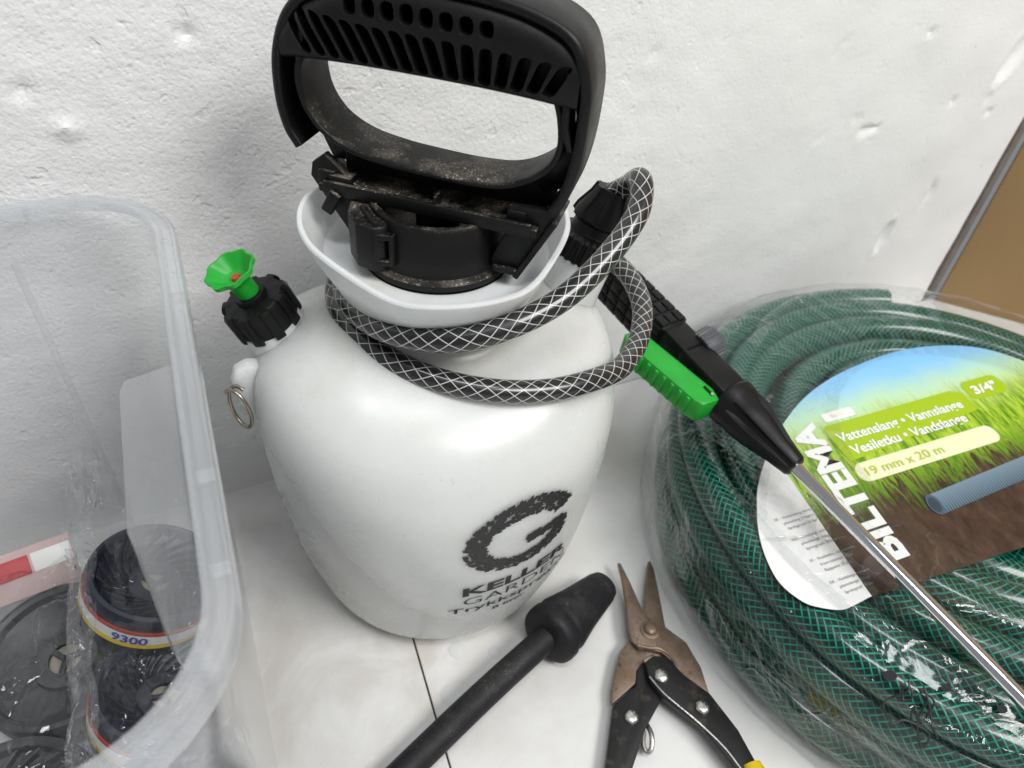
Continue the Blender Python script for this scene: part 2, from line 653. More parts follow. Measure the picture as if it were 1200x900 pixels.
def fit_text(s, width, height, bold=0., x0=0., y0=0.):
    """text scaled to a width and cap height"""
    V, F = text_vf(s, 1., bold)
    xs, ys = [v[0] for v in V], [v[1] for v in V]
    capV, _ = text_vf('H', 1., bold)
    ch = max(v[1] for v in capV)
    sx, sy = width / (max(xs) - min(xs)), height / ch
    return [((v[0] - min(xs)) * sx + x0, v[1] * sy + y0) for v in V], F


# ------------------------------------------------------------------ setting: wall, table
def build_wall():
    x0, x1, z0, z1 = -1.0, .614, .0, .95
    nx, nz = 420, 250
    V = []
    R = .006
    for i in range(nx):
        x = x0 + (x1 - x0) * i / (nx - 1)
        for j in range(nz):
            z = z0 + (z1 - z0) * j / (nz - 1)
            p = Vector((x, 0, z))
            d = .0022 * noise.noise(p * 7) + .0012 * noise.noise(p * 22)
            rough = .0005 if x < .05 else max(.0002, .0005 - (x - .05) * .001)
            d += rough * noise.noise(p * 85)
            y = -d
            if x > x1 - R:
                y += R - math.sqrt(max(0, R * R - (x - (x1 - R)) ** 2))
            V.append((x, y + .0035, z))
    # chips and lumps in the paint (x, z, half length, half width, angle, depth)
    chips = [(.550, .278, .026, .011, 62, .0045), (.541, .243, .004, .003, 60, .003), (.551, .228, .004, .003, 60, .003), (.401, .228, .015, .0035, 5, .003), (.526, .148, .017, .0042, 88, .0035),
             (.486, .108, .019, .0062, 84, .0045), (.494, .243, .005, .003, 0, .003), (.426, .305, .006, .003, 20, .002), (.347, .227, .008, .002, 10, .002), (-.123, .337, .006, .004, 0, .003), (-.187, .296, .008, .004, -10, -.003), (.163, .307, .006, .003, 10, .002), (-.12, .40, .008, .005, 10, .003), (-.285, .345, .009, .004, -10, -.003),
             (.30, .36, .006, .004, 20, .002), (-.2, .315, .004, .004, 0, .003), (.02, .42, .006, .004, 0, .002), (.38, .24, .005, .003, 30, .002), (.335, .30, .012, .002, 70, .0015)]
    out = []
    for (x, y, z) in V:
        for (cx, cz, a, b, ang, dep) in chips:
            dx, dz = x - cx, z - cz
            if abs(dx) < .03 and abs(dz) < .03:
                c, s = math.cos(math.radians(ang)), math.sin(math.radians(ang))
                u, w = dx * c + dz * s, -dx * s + dz * c
                q = (u / a) ** 2 + (w / b) ** 2 + .35 * noise.noise(Vector((x, 1, z)) * 160)
                if q < 1:
                    y += dep * (1 - q) ** .6
                elif q < 1.7:
                    y -= dep * .28 * (1 - abs(q - 1.35) / .35)
        out.append((x, y, z))
    F = grid_faces(nx, nz)
    o = pyd('wall', out, F, 'wall', None, True)
    # closed back so that the wall has thickness
    b = len(out)
    me = o.data
    o2 = block('wall_core', ((x0 + x1) / 2 - .004, .075, .475), (x1 - x0 - .01, .12, .95), 'wall', o, bevel=0.)
    tag(o, kind='structure')
    o['label'] = 'rough white painted plaster wall behind the sprayer'
    return o


wall = build_wall()

table = bpy.data.objects.new('table_top', None)
COL.objects.link(table)
tag(table, 'white grubby table top in two boards', None, None, 'structure')


def board(x_of_y0, x_of_y1, side):
    # seam runs slightly skewed from the wall to the front
    ya, yb = -1.1, .004
    if side < 0:
        poly = [(-1.1, ya), (x_of_y0 - .0006, ya), (x_of_y1 - .0006, yb), (-1.1, yb)]
    else:
        poly = [(x_of_y0 + .0006, ya), (1.1, ya), (1.1, yb), (x_of_y1 + .0006, yb)]
    return prism('table_board', poly, -.03, 0, 'table', table, bevel=.0004, segs=1, smooth=False)


def seam_x(y):
    return -.071 + (y + .171) * (.0067 / .086)


board(seam_x(-1.1), seam_x(.004), -1)
board(seam_x(-1.1), seam_x(.004), 1)
prism('seam_filler', [(seam_x(-1.1) - .004, -1.1), (seam_x(-1.1) + .004, -1.1), (seam_x(0) + .004, 0), (seam_x(0) - .004, 0)], -.02, -.0015, 'seam_dark', table, smooth=False)
for i, (px, py, r) in enumerate([(-.046, -.188, .006), (-.024, -.199, .004), (-.008, -.21, .0035), (-.06, -.215, .0075)]):
    V = [(px, py, .0012)]
    for a in range(18):
        rr = r * (1 + .25 * noise.noise(Vector((math.cos(a * .35) * 2, math.sin(a * .35) * 2, i * 3))))
        V.append((px + rr * math.cos(a * PI / 9), py + rr * math.sin(a * PI / 9), .0003))
    pyd('dried_drip', V, [(0, 1 + a, 1 + (a + 1) % 18) for a in range(18)], 'dried_drip', table)

cb = empty('cardboard_box', (.95, .10, 0), 'brown cardboard box standing past the right corner of the white wall', 'cardboard box')
MC = Matrix.Translation((.628, .002, 0)) @ Matrix.Rotation(math.radians(-48), 4, 'Z')
block('side_panel', (.352, .0, .36), (.70, .005, .72), 'cardboard', cb, MC, bevel=.001)
block('flap', (.35, .13, .7225), (.70, .26, .004), 'cardboard', cb, MC, bevel=.001)
block('corner_strip', (.6215, .012, .40), (.011, .018, .80), 'edge_grey', wall, bevel=.003)

# ------------------------------------------------------------------ pressure sprayer
AX, AY = -.029, -.103
RT = [(0, .074), (.004, .0785), (.01, .083), (.02, .0875), (.04, .093), (.06, .0975), (.08, .1005), (.10, .1025), (.12, .1045), (.14, .1055), (.155, .1055), (.168, .1035)]


def bR(z):
    return interp(z, RT)


def sm(t, a, b):
    t = min(1, max(0, (t - a) / (b - a)))
    return t * t * (3 - 2 * t)


SH_F = [(.1055, .146), (.1045, .158), (.1010, .170), (.0955, .181), (.0880, .190), (.0795, .1975), (.0695, .2045), (.0585, .2110), (.0490, .2170), (.0425, .2230), (.040, .236)]
SH_S = [(.1055, .146), (.1062, .166), (.1055, .184), (.1025, .199), (.0960, .2095), (.0850, .2175), (.0700, .2240), (.0540, .2285), (.0440, .2310), (.0410, .2330), (.040, .236)]

sprayer = empty('pressure_sprayer', (AX, AY, 0), 'white plastic pressure sprayer with black pump handle standing at the wall', 'garden sprayer')


def az_mod(a):
    # slightly squared-off section, flatter on the printed front
    return 1 - .012 * math.cos(4 * a)


def build_bottle():
    seg = 160
    low = [(0., .0), (.06, .001), (.070, .0), (.074, .0)]
    zs = [.0015, .004, .007, .012, .02, .03, .04, .05, .06, .07, .08, .09, .10, .11, .12, .13, .14]
    nsh = 24
    V = []
    npt = len(low) + len(zs) + nsh
    tF = catmull([(r, z, 0) for r, z in SH_F], 4)
    tS = catmull([(r, z, 0) for r, z in SH_S], 4)
    for i in range(seg):
        a = 2 * PI * i / seg
        ca, sa = math.cos(a), math.sin(a)
        w = abs(ca) ** 2.2
        m = az_mod(a)
        prof = list(low)
        for z in zs:
            prof.append((bR(z) * (1 + (m - 1) * sm(z, 0, .05)), z))
        for q in range(nsh):
            t = q / (nsh - 1) * (len(tF) - 1)
            k = min(int(t), len(tF) - 2)
            f = t - k
            pf, ps = tF[k].lerp(tF[k + 1], f), tS[k].lerp(tS[k + 1], f)
            p = pf.lerp(ps, w)
            mm = 1 + (m - 1) * (1 - sm(q / (nsh - 1), .2, .7))
            prof.append((p.x * mm, p.y))
        for r, z in prof:
            # a shallow moulded crease that sweeps across the front left
            d = a - math.radians(232)
            cre = 0.
            zc = .165 - .115 * sm(math.degrees(a), 190, 262)
            if 185 < math.degrees(a) < 275:
                e = sm(math.degrees(a), 185, 205) * (1 - sm(math.degrees(a), 250, 275))
                cre = -.0040 * e * sm(z, zc + .008, zc - .008) * sm(z, .01, .05)
            rr = r + cre
            V.append((AX + ca * rr, AY + sa * rr, z))
    F = grid_faces(seg, npt, close_u=True)
    o = pyd('bottle', V, F, 'hdpe', sprayer)
    bm = bmesh.new()
    bm.from_mesh(o.data)
    bmesh.ops.remove_doubles(bm, verts=bm.verts, dist=1e-6)
    bmesh.ops.recalc_face_normals(bm, faces=bm.faces)
    bm.to_mesh(o.data)
    bm.free()
    o.data.polygons.foreach_set('use_smooth', [True] * len(o.data.polygons))
    return o


bottle = build_bottle()


def on_bottle(s, z, az0, eps=.0005, slope=0.):
    """s metres round the bottle from azimuth az0 (degrees)"""
    z = z + slope * s
    a = math.radians(az0) + s / .1
    r = bR(z) * (1 + (az_mod(a) - 1) * sm(z, 0, .05)) + eps
    return (AX + math.cos(a) * r, AY + math.sin(a) * r, z)


AZ0 = -80.


def bottle_text(name, s, x, z, width, height, bold, slope=0.):
    V, F = fit_text(s, width, height, bold)
    return pyd(name, [on_bottle(x + v[0], z + v[1], AZ0, slope=slope) for v in V], F, 'print_black', bottle, False)


def build_logo():
    # letter G made of printed leaves
    V, F = [], []
    pts = []
    for i in range(140):
        a = math.radians(28 + 300 * i / 139)
        pts.append((math.cos(a) * .0275, math.sin(a) * .0235, a + PI / 2, .0066))
    for i in range(26):
        pts.append((.0255 - i * .00092, -.002 - i * .00008, PI, .0044))
    for i in range(14):
        pts.append((.0245, -.0120 + i * .0008, PI / 2, .005))
    for (x, y, dr, wd) in pts:
        for k in range(5):
            t = random.uniform(-1, 1)
            nx, ny = -math.sin(dr), math.cos(dr)
            cx, cy = x + nx * t * wd * .85, y + ny * t * wd * .85
            ang = dr + random.uniform(-.5, .5) - t * .9
            L, w = random.uniform(.0030, .0052), random.uniform(.0008, .0014)
            b = len(V)
            sh = [(0, 0), (.35, w / L), (.7, .75 * w / L), (1, 0), (.7, -.75 * w / L), (.35, -w / L)]
            for (u, v) in sh:
                uu, vv = (u - .5) * L, v * L
                V.append(on_bottle(LOGO[0] + cx + uu * math.cos(ang) - vv * math.sin(ang), LOGO[1] + cy + uu * math.sin(ang) + vv * math.cos(ang), AZ0, .0004 + .00002 * (len(V) % 7)))
            F.append(tuple(range(b, b + 6)))
    pyd('printed_leaf_letter', V, F, 'print_black', bottle, False)


LOGO = (-.0065, .1370)
build_logo()
bottle_text('printed_lettering', 'KELLER', -.039, .0885, .0725, .0095, .035)
bottle_text('printed_lettering', 'GARDEN', -.038, .0765, .0730, .0085, -.008)
bottle_text('printed_lettering', 'Trykksprøyte', -.047, .0665, .0900, .0062, .012)
bottle_text('printed_lettering', '8 liter', -.018, .0580, .024, .0045, .02)
# green corner of the side print
Vg = []
for i in range(9):
    zz = .062 + .055 * i / 8
    Vg += [on_bottle(.070, zz, AZ0, .0005), on_bottle(.070 + .004 + .012 * math.sin(PI * i / 8), zz, AZ0, .0005)]
pyd('printed_green_mark', Vg, [(2 * i, 2 * i + 1, 2 * i + 3, 2 * i + 2) for i in range(8)], 'green_plastic', bottle, False)
# small dark print marks on the left flank
for i in range(7):
    z = .125 - i * .011
    V = [on_bottle(x, z + dz, 190 + i * 1.2, .0005) for x, dz in ((0, 0), (.0045, -.001), (.0045, .003), (0, .0045))]
    pyd('printed_mark', V, [(0, 1, 2, 3)], 'print_grey', bottle, False)


def build_collar():
    seg = 128
    V = []
    for i in range(seg):
        a = 2 * PI * i / seg
        d = math.degrees(a)
        # rim height: high at the sides, sculpted dip in front left
        dl = abs((d + 98 + 180) % 360 - 180)
        zr = .2680 + .0110 * sm(dl, 22, 70) + .0012 * math.sin(3 * a + .6) - .0030 * sm(dl, 95, 150)
        rr = .0668 + .0012 * math.cos(2 * a) + .0009 * math.sin(3 * a) - .0016 * (1 - sm(abs(dl - 46), 0, 26))
        prof = [(.0385, .2400), (.045, .2402), (.0500, .2415), (.0530, .2445), (rr - .0042, zr - .012), (rr, zr - .0012), (rr - .0006, zr), (rr - .0026, zr), (rr - .0034, zr - .002),
                (.0575, .2600), (.0520, .2572), (.046, .2562), (.0385, .2560)]
        for r, z in prof:
            V.append((AX + math.cos(a) * r, AY + math.sin(a) * r, z))
    n = 13
    o = pyd('collar', V, grid_faces(seg, n, close_u=True, close_v=True), 'collar', sprayer)
    o['label'] = 'milky white funnel collar round the pump'
    return o


collar = build_collar()


# left: safety valve
vb = Vector((-.1085, -.084, .200))
va = Vector((-.38, .0, 1)).normalized()
lathe('valve_neck', [(0, -.01), (.0235, -.01), (.0205, .004), (.0175, .012), (.0168, .022), (0, .022)], 48, 'collar', sprayer, vb, va)


def knurl(n, amp):
    return lambda j, a, r, z: r + (amp if (math.cos(n * a) > .2) else 0) * (1 if r > .008 else 0)


cap = lathe('valve_cap', [(0, .020), (.0150, .020), (.0162, .021), (.0162, .036), (.0150, .0385), (.0100, .0392), (0, .0392)], 180, 'black_plastic', sprayer, vb, va, knurl(9, .0022))
lathe('valve_shaft', [(0, .036), (.0085, .036), (.0082, .0425), (0, .0425)], 40, 'black_plastic', cap, vb, va)
knob_axis = Vector((-.42, -.06, 1)).normalized()
kb = vb + va * .041
lathe('valve_knob', [(0, .0), (.0058, .0), (.0058, .009), (.0075, .0125), (.0125, .0165), (.0128, .019), (.0118, .019), (.0068, .0135), (.004, .0120), (0, .0120)], 72, 'green_plastic', sprayer, kb, knob_axis,
      lambda j, a, r, z: r * (1 + (.05 * math.cos(8 * a) if r > .011 else 0)))
lathe('valve_pin', [(0, .0122), (.0025, .0122), (.002, .0135), (0, .0137)], 20, 'red_spot', sprayer, kb, knob_axis)
# lug and wire ring on the left flank
Ml = basis((-.1315, -.098, .176), (-1, 0, 0), (0, 0, 1), (0, 1, 0))
prism('strap_lug', [(-.012, -.012), (.0005, -.008), (.0085, .006), (.0105, .020), (.0075, .0285), (.001, .031), (-.012, .028)], -.0045, .0045, 'hdpe', sprayer, .0018, Ml)
ring = [Vector((-.1362 + .004 * math.cos(t * .8), -.1005 + .0075 * math.sin(t * .5 + .9) + .0008 * t, .183 + .0145 * math.sin(t))) for t in np.linspace(-.3, 2 * PI + 1.2, 60)]
rc, rr_ = Vector((-.1385, -.1035, .1835)), .0135
ring = [rc + Vector((.40, -.55, 0)).normalized() * (rr_ * .62 * math.cos(t)) + Vector((0, 0, 1)) * (rr_ * math.sin(t)) + Vector((-.55, -.4, 0)) * (.0009 * t) for t in np.linspace(1.2, 2 * PI + 2.3, 70)]
tube('strap_ring', ring, .00105, 10, 'steel_ring', sprayer)

# right: hose outlet
ob_ = Vector((.047, -.104, .204))
oa = Vector((.36, .0, 1)).normalized()
lathe('outlet_neck', [(0, -.012), (.0245, -.012), (.0215, .006), (.0195, .016), (.0188, .040), (0, .040)], 48, 'collar', sprayer, ob_, oa)
nut = lathe('outlet_nut', [(0, .034), (.0178, .034), (.0190, .0355), (.0190, .0480), (.0172, .0500), (.0135, .0510), (.0128, .056), (.0150, .0585), (.0140, .063), (.0098, .072), (.0085, .077), (0, .077)], 200,
            'black_plastic', sprayer, ob_, oa, lambda j, a, r, z: r + (.0013 if math.cos(26 * a) > 0 and .034 < z < .049 else (.0016 if math.cos(6 * a) > .1 and z > .057 and r > .008 else 0)))

# ---- pump cap, in the collar
pc = lathe('pump_cap', [(0, .2565), (.0380, .2565), (.0388, .2578), (.0384, .2602), (.0350, .2618), (.0340, .2865), (.0332, .2880), (.0306, .2880), (.0300, .2830), (.0285, .2740), (0, .2730)], 120, 'black_dusty', sprayer, (AX, AY, 0))
HA = math.radians(42)
U = Vector((math.cos(HA), -math.sin(HA), 0))
N = Vector((-math.sin(HA), -math.cos(HA), 0))
Zv = Vector((0, 0, 1))
HM = basis((AX, AY, 0), U, Zv, N)          # local x = along the grip, y = up, z = towards the camera
HMi = HM
# lugs on the pump cap
CM = basis((AX, AY, 0), U, N, Zv)          # plan of the cap: x along the grip, y towards the camera
prism('cap_lug', [(-.0360, .0040), (-.0385, .0170), (-.0345, .0290), (-.0265, .0375), (-.0170, .0390), (-.0120, .0350), (-.0130, .0290), (-.0300, .0080)], .2625, .2862, 'black_dusty', pc, .0012, CM @ Matrix.Diagonal((1, 1, 1, 1)))
prism('cap_lug_rib', [(-.0300, .0245), (-.0175, .0370), (-.0150, .0355), (-.0280, .0225)], .2855, .2885, 'black_dusty', pc, .0006, CM)
for zz in (.2660, .2800):
    prism('cap_lug_rib', [(-.0165, .0385), (-.0085, .0365), (-.0085, .0330), (-.0160, .0340)], zz, zz + .0028, 'black_dusty', pc, .0005, CM)
prism('cap_lug_rib', [(-.0102, .0370), (-.0080, .0364), (-.0080, .0330), (-.0102, .0330)], .2660, .2828, 'black_dusty', pc, .0005, CM)
lathe('pump_rod', [(0, .262), (.011, .262), (.011, .2845), (0, .2845)], 40, 'black_dusty', pc, (AX, AY, 0))

# ---- pump handle
handle = bpy.data.objects.new('pump_handle', None)
COL.objects.link(handle)
handle.parent = sprayer
handle.matrix_parent_inverse = Matrix.Translation((AX, AY, 0)).inverted()
handle.location = (AX, AY, .26)
OUT = [(-.0655, .3060), (-.0705, .3150), (-.0728, .3300), (-.0708, .3500), (-.0620, .3680), (-.0450, .3800), (-.0150, .3860), (.0200, .3855), (.0460, .3818), (.0630, .3738), (.0700, .3575), (.0710, .3400),
       (.0698, .3230), (.0665, .3075), (.0620, .2990)]


def sweep_strip(name, path2, thick, dn, df, mat, parent, bulge=0., inward=1):
    """path in the handle plane, thickness to the inside, depth from -df (back) to dn (front)"""
    P = catmull([(p[0], p[1], 0) for p in path2], 7)
    sec = []
    rb = min(thick * .45, .0022)
    # rounded rectangle section in (t, d)
    for cx, cy, a0 in ((thick - rb, dn - rb, 0), (rb, dn - rb, 90), (rb, -df + rb, 180), (thick - rb, -df + rb, 270)):
        for s in range(4):
            a = math.radians(a0 + 30 * s)
            sec.append((cx + rb * math.cos(a), cy + rb * math.sin(a)))
    V = []
    n = len(P)
    for i in range(n):
        T = (P[min(i + 1, n - 1)] - P[max(0, i - 1)]).normalized()
        nn = Vector((T.y, -T.x, 0)) * inward
        for (t, d) in sec:
            bl = bulge * (1 - (2 * (d + df) / (dn + df) - 1) ** 2)
            q = P[i] + nn * (t - bl)
            V.append(HM @ Vector((q.x, q.y, d)))
    m = len(sec)
    F = grid_faces(n, m, close_v=True)
    F += [tuple(range(m)), tuple((n - 1) * m + i for i in range(m))[::-1]]
    o = pyd(name, V, F, mat, parent)
    bm = bmesh.new()
    bm.from_mesh(o.data)
    bmesh.ops.recalc_face_normals(bm, faces=bm.faces)
    bm.to_mesh(o.data)
    bm.free()
    return o


sweep_strip('outer_shell', OUT, .0046, .0175, .0150, 'black_plastic', handle, bulge=.0015)
BAND = [(-.0570, .3520), (-.0612, .3450), (-.0622, .3360), (-.0595, .3250), (-.0515, .3150), (-.0380, .3085), (-.0200, .3055), (.0, .3045), (.0200, .3045), (.0370, .3065), (.0500, .3125), (.0590, .3210), (.0622, .3310), (.0610, .3420), (.0585, .3500)]
sweep_strip('strap_band', BAND, .0030, .0160, .0115, 'black_dusty', handle, inward=-1)


def build_grip():
    """solid grip with finger slots cut in by boolean"""
    # section heights follow the outer shell
    xs = np.linspace(-.0665, .0660, 60)
    outp = catmull([(p[0], p[1], 0) for p in OUT], 10)
    tx, tz = [p.x for p in outp if p.y > .335], [p.y for p in outp if p.y > .335]
    V = []
    for x in xs:
        zt = float(np.interp(x, tx, tz)) - .0022
        zb = .3502 - .0025 * abs(x / .06) ** 3
        zt = max(zt, zb + .004)
        dep = .0205 - .0035 * abs(x / .068) ** 4
        sec = []
        r1 = min(.012, (zt - zb) * .45)
        r2 = min(.004, (zt - zb) * .2)
        for cz, cd, a0, r in ((zt - r1, dep - r1, 0, r1), (zt - r1, -dep + r1, 90, r1), (zb + r2, -dep + r2, 180, r2), (zb + r2, dep - r2, 270, r2)):
            for s in range(6):
                a = math.radians(a0 + 18 * s)
                sec.append((cz + r * math.sin(a), cd + r * math.cos(a)))
        for (z, d) in sec:
            V.append(HM @ Vector((x, z, d)))
    m = 24
    n = len(xs)
    F = grid_faces(n, m, close_v=True) + [tuple(range(m)), tuple((n - 1) * m + i for i in range(m))[::-1]]
    g = pyd('grip', V, F, 'black_plastic', handle, False)
    bm = bmesh.new()
    bm.from_mesh(g.data)
    bmesh.ops.recalc_face_normals(bm, faces=bm.faces)
    bm.to_mesh(g.data)
    bm.free()
    cb = bmesh.new()

    def cutter(x, za, zb_, w, lean, d0, d1):
        poly = []
        L = zb_ - za
        for cx, cy, a0 in ((w / 2 - w * .35, L - w * .35, 0), (-w / 2 + w * .35, L - w * .35, 90), (-w / 2 + w * .35, w * .35, 180), (w / 2 - w * .35, w * .35, 270)):
            for s in range(3):
                a = math.radians(a0 + 45 * s)
                px, py = cx + w * .35 * math.cos(a), cy + w * .35 * math.sin(a)
                px += lean * (py / L) ** 1.4
                poly.append((x + px, za + py))
        vs = [cb.verts.new(HM @ Vector((px, py, d0))) for px, py in poly]
        ve = [cb.verts.new(HM @ Vector((px, py, d1))) for px, py in poly]
        k = len(poly)
        cb.faces.new(vs[::-1])
        cb.faces.new(ve)
        for i in range(k):
            cb.faces.new((vs[i], vs[(i + 1) % k], ve[(i + 1) % k], ve[i]))
    ns = 17
    for i in range(ns):
        t = i / (ns - 1)
        x = -.0520 + .106 * t
        lean = -.0105 * (1 - t) ** 1.2 + .0075 * max(0, (t - .55) / .45) + (-.001)
        top = .3672 + .0022 * max(0, 1 - 3 * t) - .0016 * t - .0018 * max(0, 3 * t - 2) ** 2
        cutter(x, .3520, top + .0006, .0055, lean, .0075, .03)
    for i in range(8):
        x = -.0305 + i * .0083
        cutter(x, .3702, .3775 - .0003 * abs(i - 3), .0060, -.0004, .0060, .03)
    bmesh.ops.recalc_face_normals(cb, faces=cb.faces)
    cme = bpy.data.meshes.new('c')
    cb.to_mesh(cme)
    cb.free()
    co = bpy.data.objects.new('c', cme)
    COL.objects.link(co)
    md = g.modifiers.new('b', 'BOOLEAN')
    md.object = co
    md.operation = 'DIFFERENCE'
    md.solver = 'EXACT'
    dg = bpy.context.evaluated_depsgraph_get()
    dg.update()
    nm = bpy.data.meshes.new_from_object(g.evaluated_get(dg))
    g.modifiers.clear()
    old = g.data
    g.data = nm
    nm.name = 'grip'
    bpy.data.meshes.remove(old)
    bpy.data.objects.remove(co)
    bpy.data.meshes.remove(cme)
    nm.polygons.foreach_set('use_smooth', [True] * len(nm.polygons))
    nm.set_sharp_from_angle(angle=math.radians(30))
    return g


build_grip()
# webs closing the two side limbs, set back from the front edge
prism('side_web', [(-.0690, .3160), (-.0705, .3300), (-.0690, .3480), (-.0600, .3600), (-.0575, .3500), (-.0625, .3400), (-.0620, .3280), (-.0560, .3170), (-.0480, .3110), (-.0640, .3085)], -.006, -.002, 'black_plastic', handle, .0004, HM)
prism('side_web', [(.0640, .3060), (.0675, .3230), (.0680, .3400), (.0650, .3580), (.0600, .3600), (.0600, .3480), (.0630, .3380), (.0620, .3270), (.0560, .3170), (.0440, .3080), (.0520, .2990)], -.006, -.002, 'black_plastic', handle, .0004, HM)
prism('side_web', [(-.0660, .3085), (-.0480, .3115), (-.0300, .3050), (-.0300, .2930), (-.0590, .2930)], -.0095, -.0065, 'black_plastic', handle, .0004, HM)
# little inner posts between grip and limbs
prism('post', [(-.0555, .3650), (-.0535, .3620), (-.0575, .3470), (-.0600, .3470)], .004, .0168, 'black_plastic', handle, .0006, HM)
prism('post', [(.0625, .3620), (.0600, .3620), (.0600, .3380), (.0640, .3300), (.0665, .3300), (.0635, .3400)], .004, .0168, 'black_plastic', handle, .0006, HM)
# cross bar under the band
block('cross_bar', (.0005, .2895, .006), (.110, .0042, .026), 'black_dusty', handle, HM, .0010)
block('cross_bar_lip', (.0005, .2905, .0185), (.104, .0066, .0024), 'black_dusty', handle, HM, .0006)
block('bar_rib', (.004, .2965, -.004), (.108, .0150, .004), 'black_dusty', handle, HM, .0006)
for x, w, h, d in ((-.0510, .0085, .0080, .0165), (-.0435, .0115, .0055, .0175), (.0440, .0090, .0070, .0150), (.0525, .0080, .0090, .0120), (.0055, .0018, .0080, .0190)):
    block('bar_clip', (x, .2935, d - .004), (w, h, .0080), 'black_dusty', handle, HM, .0007)
block('bar_clip', (-.0475, .2835, .0195), (.0060, .0125, .0040), 'black_dusty', handle, HM @ Matrix.Translation((-.0475, .2835, 0)) @ Matrix.Rotation(-.5, 4, 'Z') @ Matrix.Translation((.0475, -.2835, 0)), .0008)
# sloping wings down to the cap
prism('wing', [(-.0590, .2995), (-.0605, .2925), (-.0400, .2625), (-.0330, .2625), (-.0330, .2890), (-.0520, .3050)], .0100, .0145, 'black_dusty', handle, .0006, HM)
prism('wing', [(.0640, .3000), (.0610, .2930), (.0475, .2620), (.0350, .2620), (.0330, .2690), (.0400, .2870), (.0400, .2990)], .0100, .0145, 'black_dusty', handle, .0006, HM)
block('wing_flange', (-.0490, .2785, .0000), (.0030, .0345, .024), 'black_dusty', handle, HM @ Matrix.Translation((-.0490, .2785, 0)) @ Matrix.Rotation(.62, 4, 'Z') @ Matrix.Translation((.0490, -.2785, 0)), .0006)
block('wing_flange', (.0545, .2790, .0040), (.0030, .0375, .026), 'black_dusty', handle, HM @ Matrix.Translation((.0545, .2790, 0)) @ Matrix.Rotation(-.46, 4, 'Z') @ Matrix.Translation((-.0545, -.2790, 0)), .0006)
block('wing_flange', (.0410, .2650, .0080), (.0130, .0030, .018), 'black_dusty', handle, HM, .0006)
# crumbs of plaster lying on the band and bar
for i in range(26):
    x = random.gauss(.030, .012)
    d = random.uniform(-.008, .014)
    r = random.uniform(.0004, .0011)
    q = HM @ Vector((x, .3080 if random.random() < .55 else .2906, d))
    V = [q + Vector((random.uniform(-1, 1), random.uniform(-1, 1), random.uniform(-.5, 1))) * r for _ in range(6)]
    bm = bmesh.new()
    for v in V:
        bm.verts.new(v)
    bmesh.ops.convex_hull(bm, input=bm.verts)
    bmo('crumb', bm, 'spool_hub', handle, False)

# ---- braided hose of the sprayer: two turns round the neck
tip = ob_ + oa * .072
HOSE = [ob_ + oa * .058, tip, tip + oa * .009 + Vector((.003, -.006, 0)), (.0755, -.1230, .2905), (.0675, -.1370, .2830), (.0530, -.1470, .2740), (.0330, -.1560, .2640), (.0100, -.1640, .2565), (-.0160, -.1672, .2510), (-.0400, -.1630, .2460), (-.0590, -.1490, .2420), (-.0720, -.1300, .2390), (-.0780, -.1040, .2370), (-.0710, -.0740, .2365), (-.0480, -.0500, .2380), (.0, -.0440, .2380), (.0400, -.0500, .2300), (.0820, -.0600, .2180), (.1030, -.0830, .2080), (.1010, -.1130, .2030),
        (.0860, -.1390, .1990), (.0600, -.1620, .2000), (.0300, -.1730, .2060), (.0020, -.1740, .2090), (-.0270, -.1670, .2130), (-.0520, -.1520, .2170), (-.0710, -.1300, .2215), (-.0810, -.1010, .2265), (-.0740, -.0720, .2300), (-.0420, -.0500, .2300), (.0, -.0420, .2240), (.0500, -.0280, .2020), (.0980, -.0210, .1780), (.1310, -.0160, .1600)]
tube('hose', catmull(HOSE, 16), .0062, 28, 'spray_hose', sprayer)

# ------------------------------------------------------------------ spray lance
P1, P2 = Vector((.1676, -.2123, .128)), Vector((.1905, -.3782, .106))
LD = (P2 - P1).normalized()
lance = empty('spray_lance', P1, 'black trigger lance with green lever and chrome tube lying over the green hose', 'spray lance')
Lu, Lv, Lw = frame(LD)                 # Lu sideways, Lv up-ish
LM = basis(P1, Lu, Lv, LD)             # local z along the lance, 0 where the tube enters the nozzle sleeve
tube('lance_tube', [P1 - LD * .02, P1 + LD * .05, P1 + LD * .15, P1 + LD * .30, P1 + LD * .50], .0042, 32, 'chrome', lance)
lathe('sleeve', [(0, -.057), (.0165, -.057), (.0178, -.055), (.0172, -.049), (.0165, -.047), (.0168, -.040), (.0150, -.028), (.0105, -.010), (.0080, .004), (.0068, .0055), (.0045, .0060), (0, .0060)], 120, 'black_plastic', lance, P1, LD,
      lambda j, a, r, z: r * (1 - (.20 * sm(math.cos(5 * a), .25, .8) if -.042 < z < -.003 else 0)), hint=Lu)
block('body', (0, 0, -.078), (.0225, .0260, .046), 'black_plastic', lance, LM, .003)
block('body_step', (0, .001, -.108), (.0210, .0240, .028), 'black_plastic', lance, LM, .002)
block('body_gap', (0, -.002, -.098), (.0165, .0200, .012), 'black_plastic', lance, LM, .001)
grip_l = block('lance_grip', (0, .0, -.160), (.0240, .0280, .084), 'black_plastic', lance, LM, .004)
for i in range(7):
    for j in range(3):
        for sgn in (-1, 1):
            block('grip_cell', (-.0078 + j * .0078, sgn * .0143, -.195 + i * .0115), (.0060, .0016, .0095), 'black_plastic', grip_l, LM, .0004)
for i in range(7):
    for j in range(3):
        block('grip_cell', (-.0122, -.0088 + j * .0088, -.195 + i * .0115), (.0016, .0068, .0095), 'black_plastic', grip_l, LM, .0004)
        block('grip_cell', (.0122, -.0088 + j * .0088, -.195 + i * .0115), (.0016, .0068, .0095), 'black_plastic', grip_l, LM, .0004)
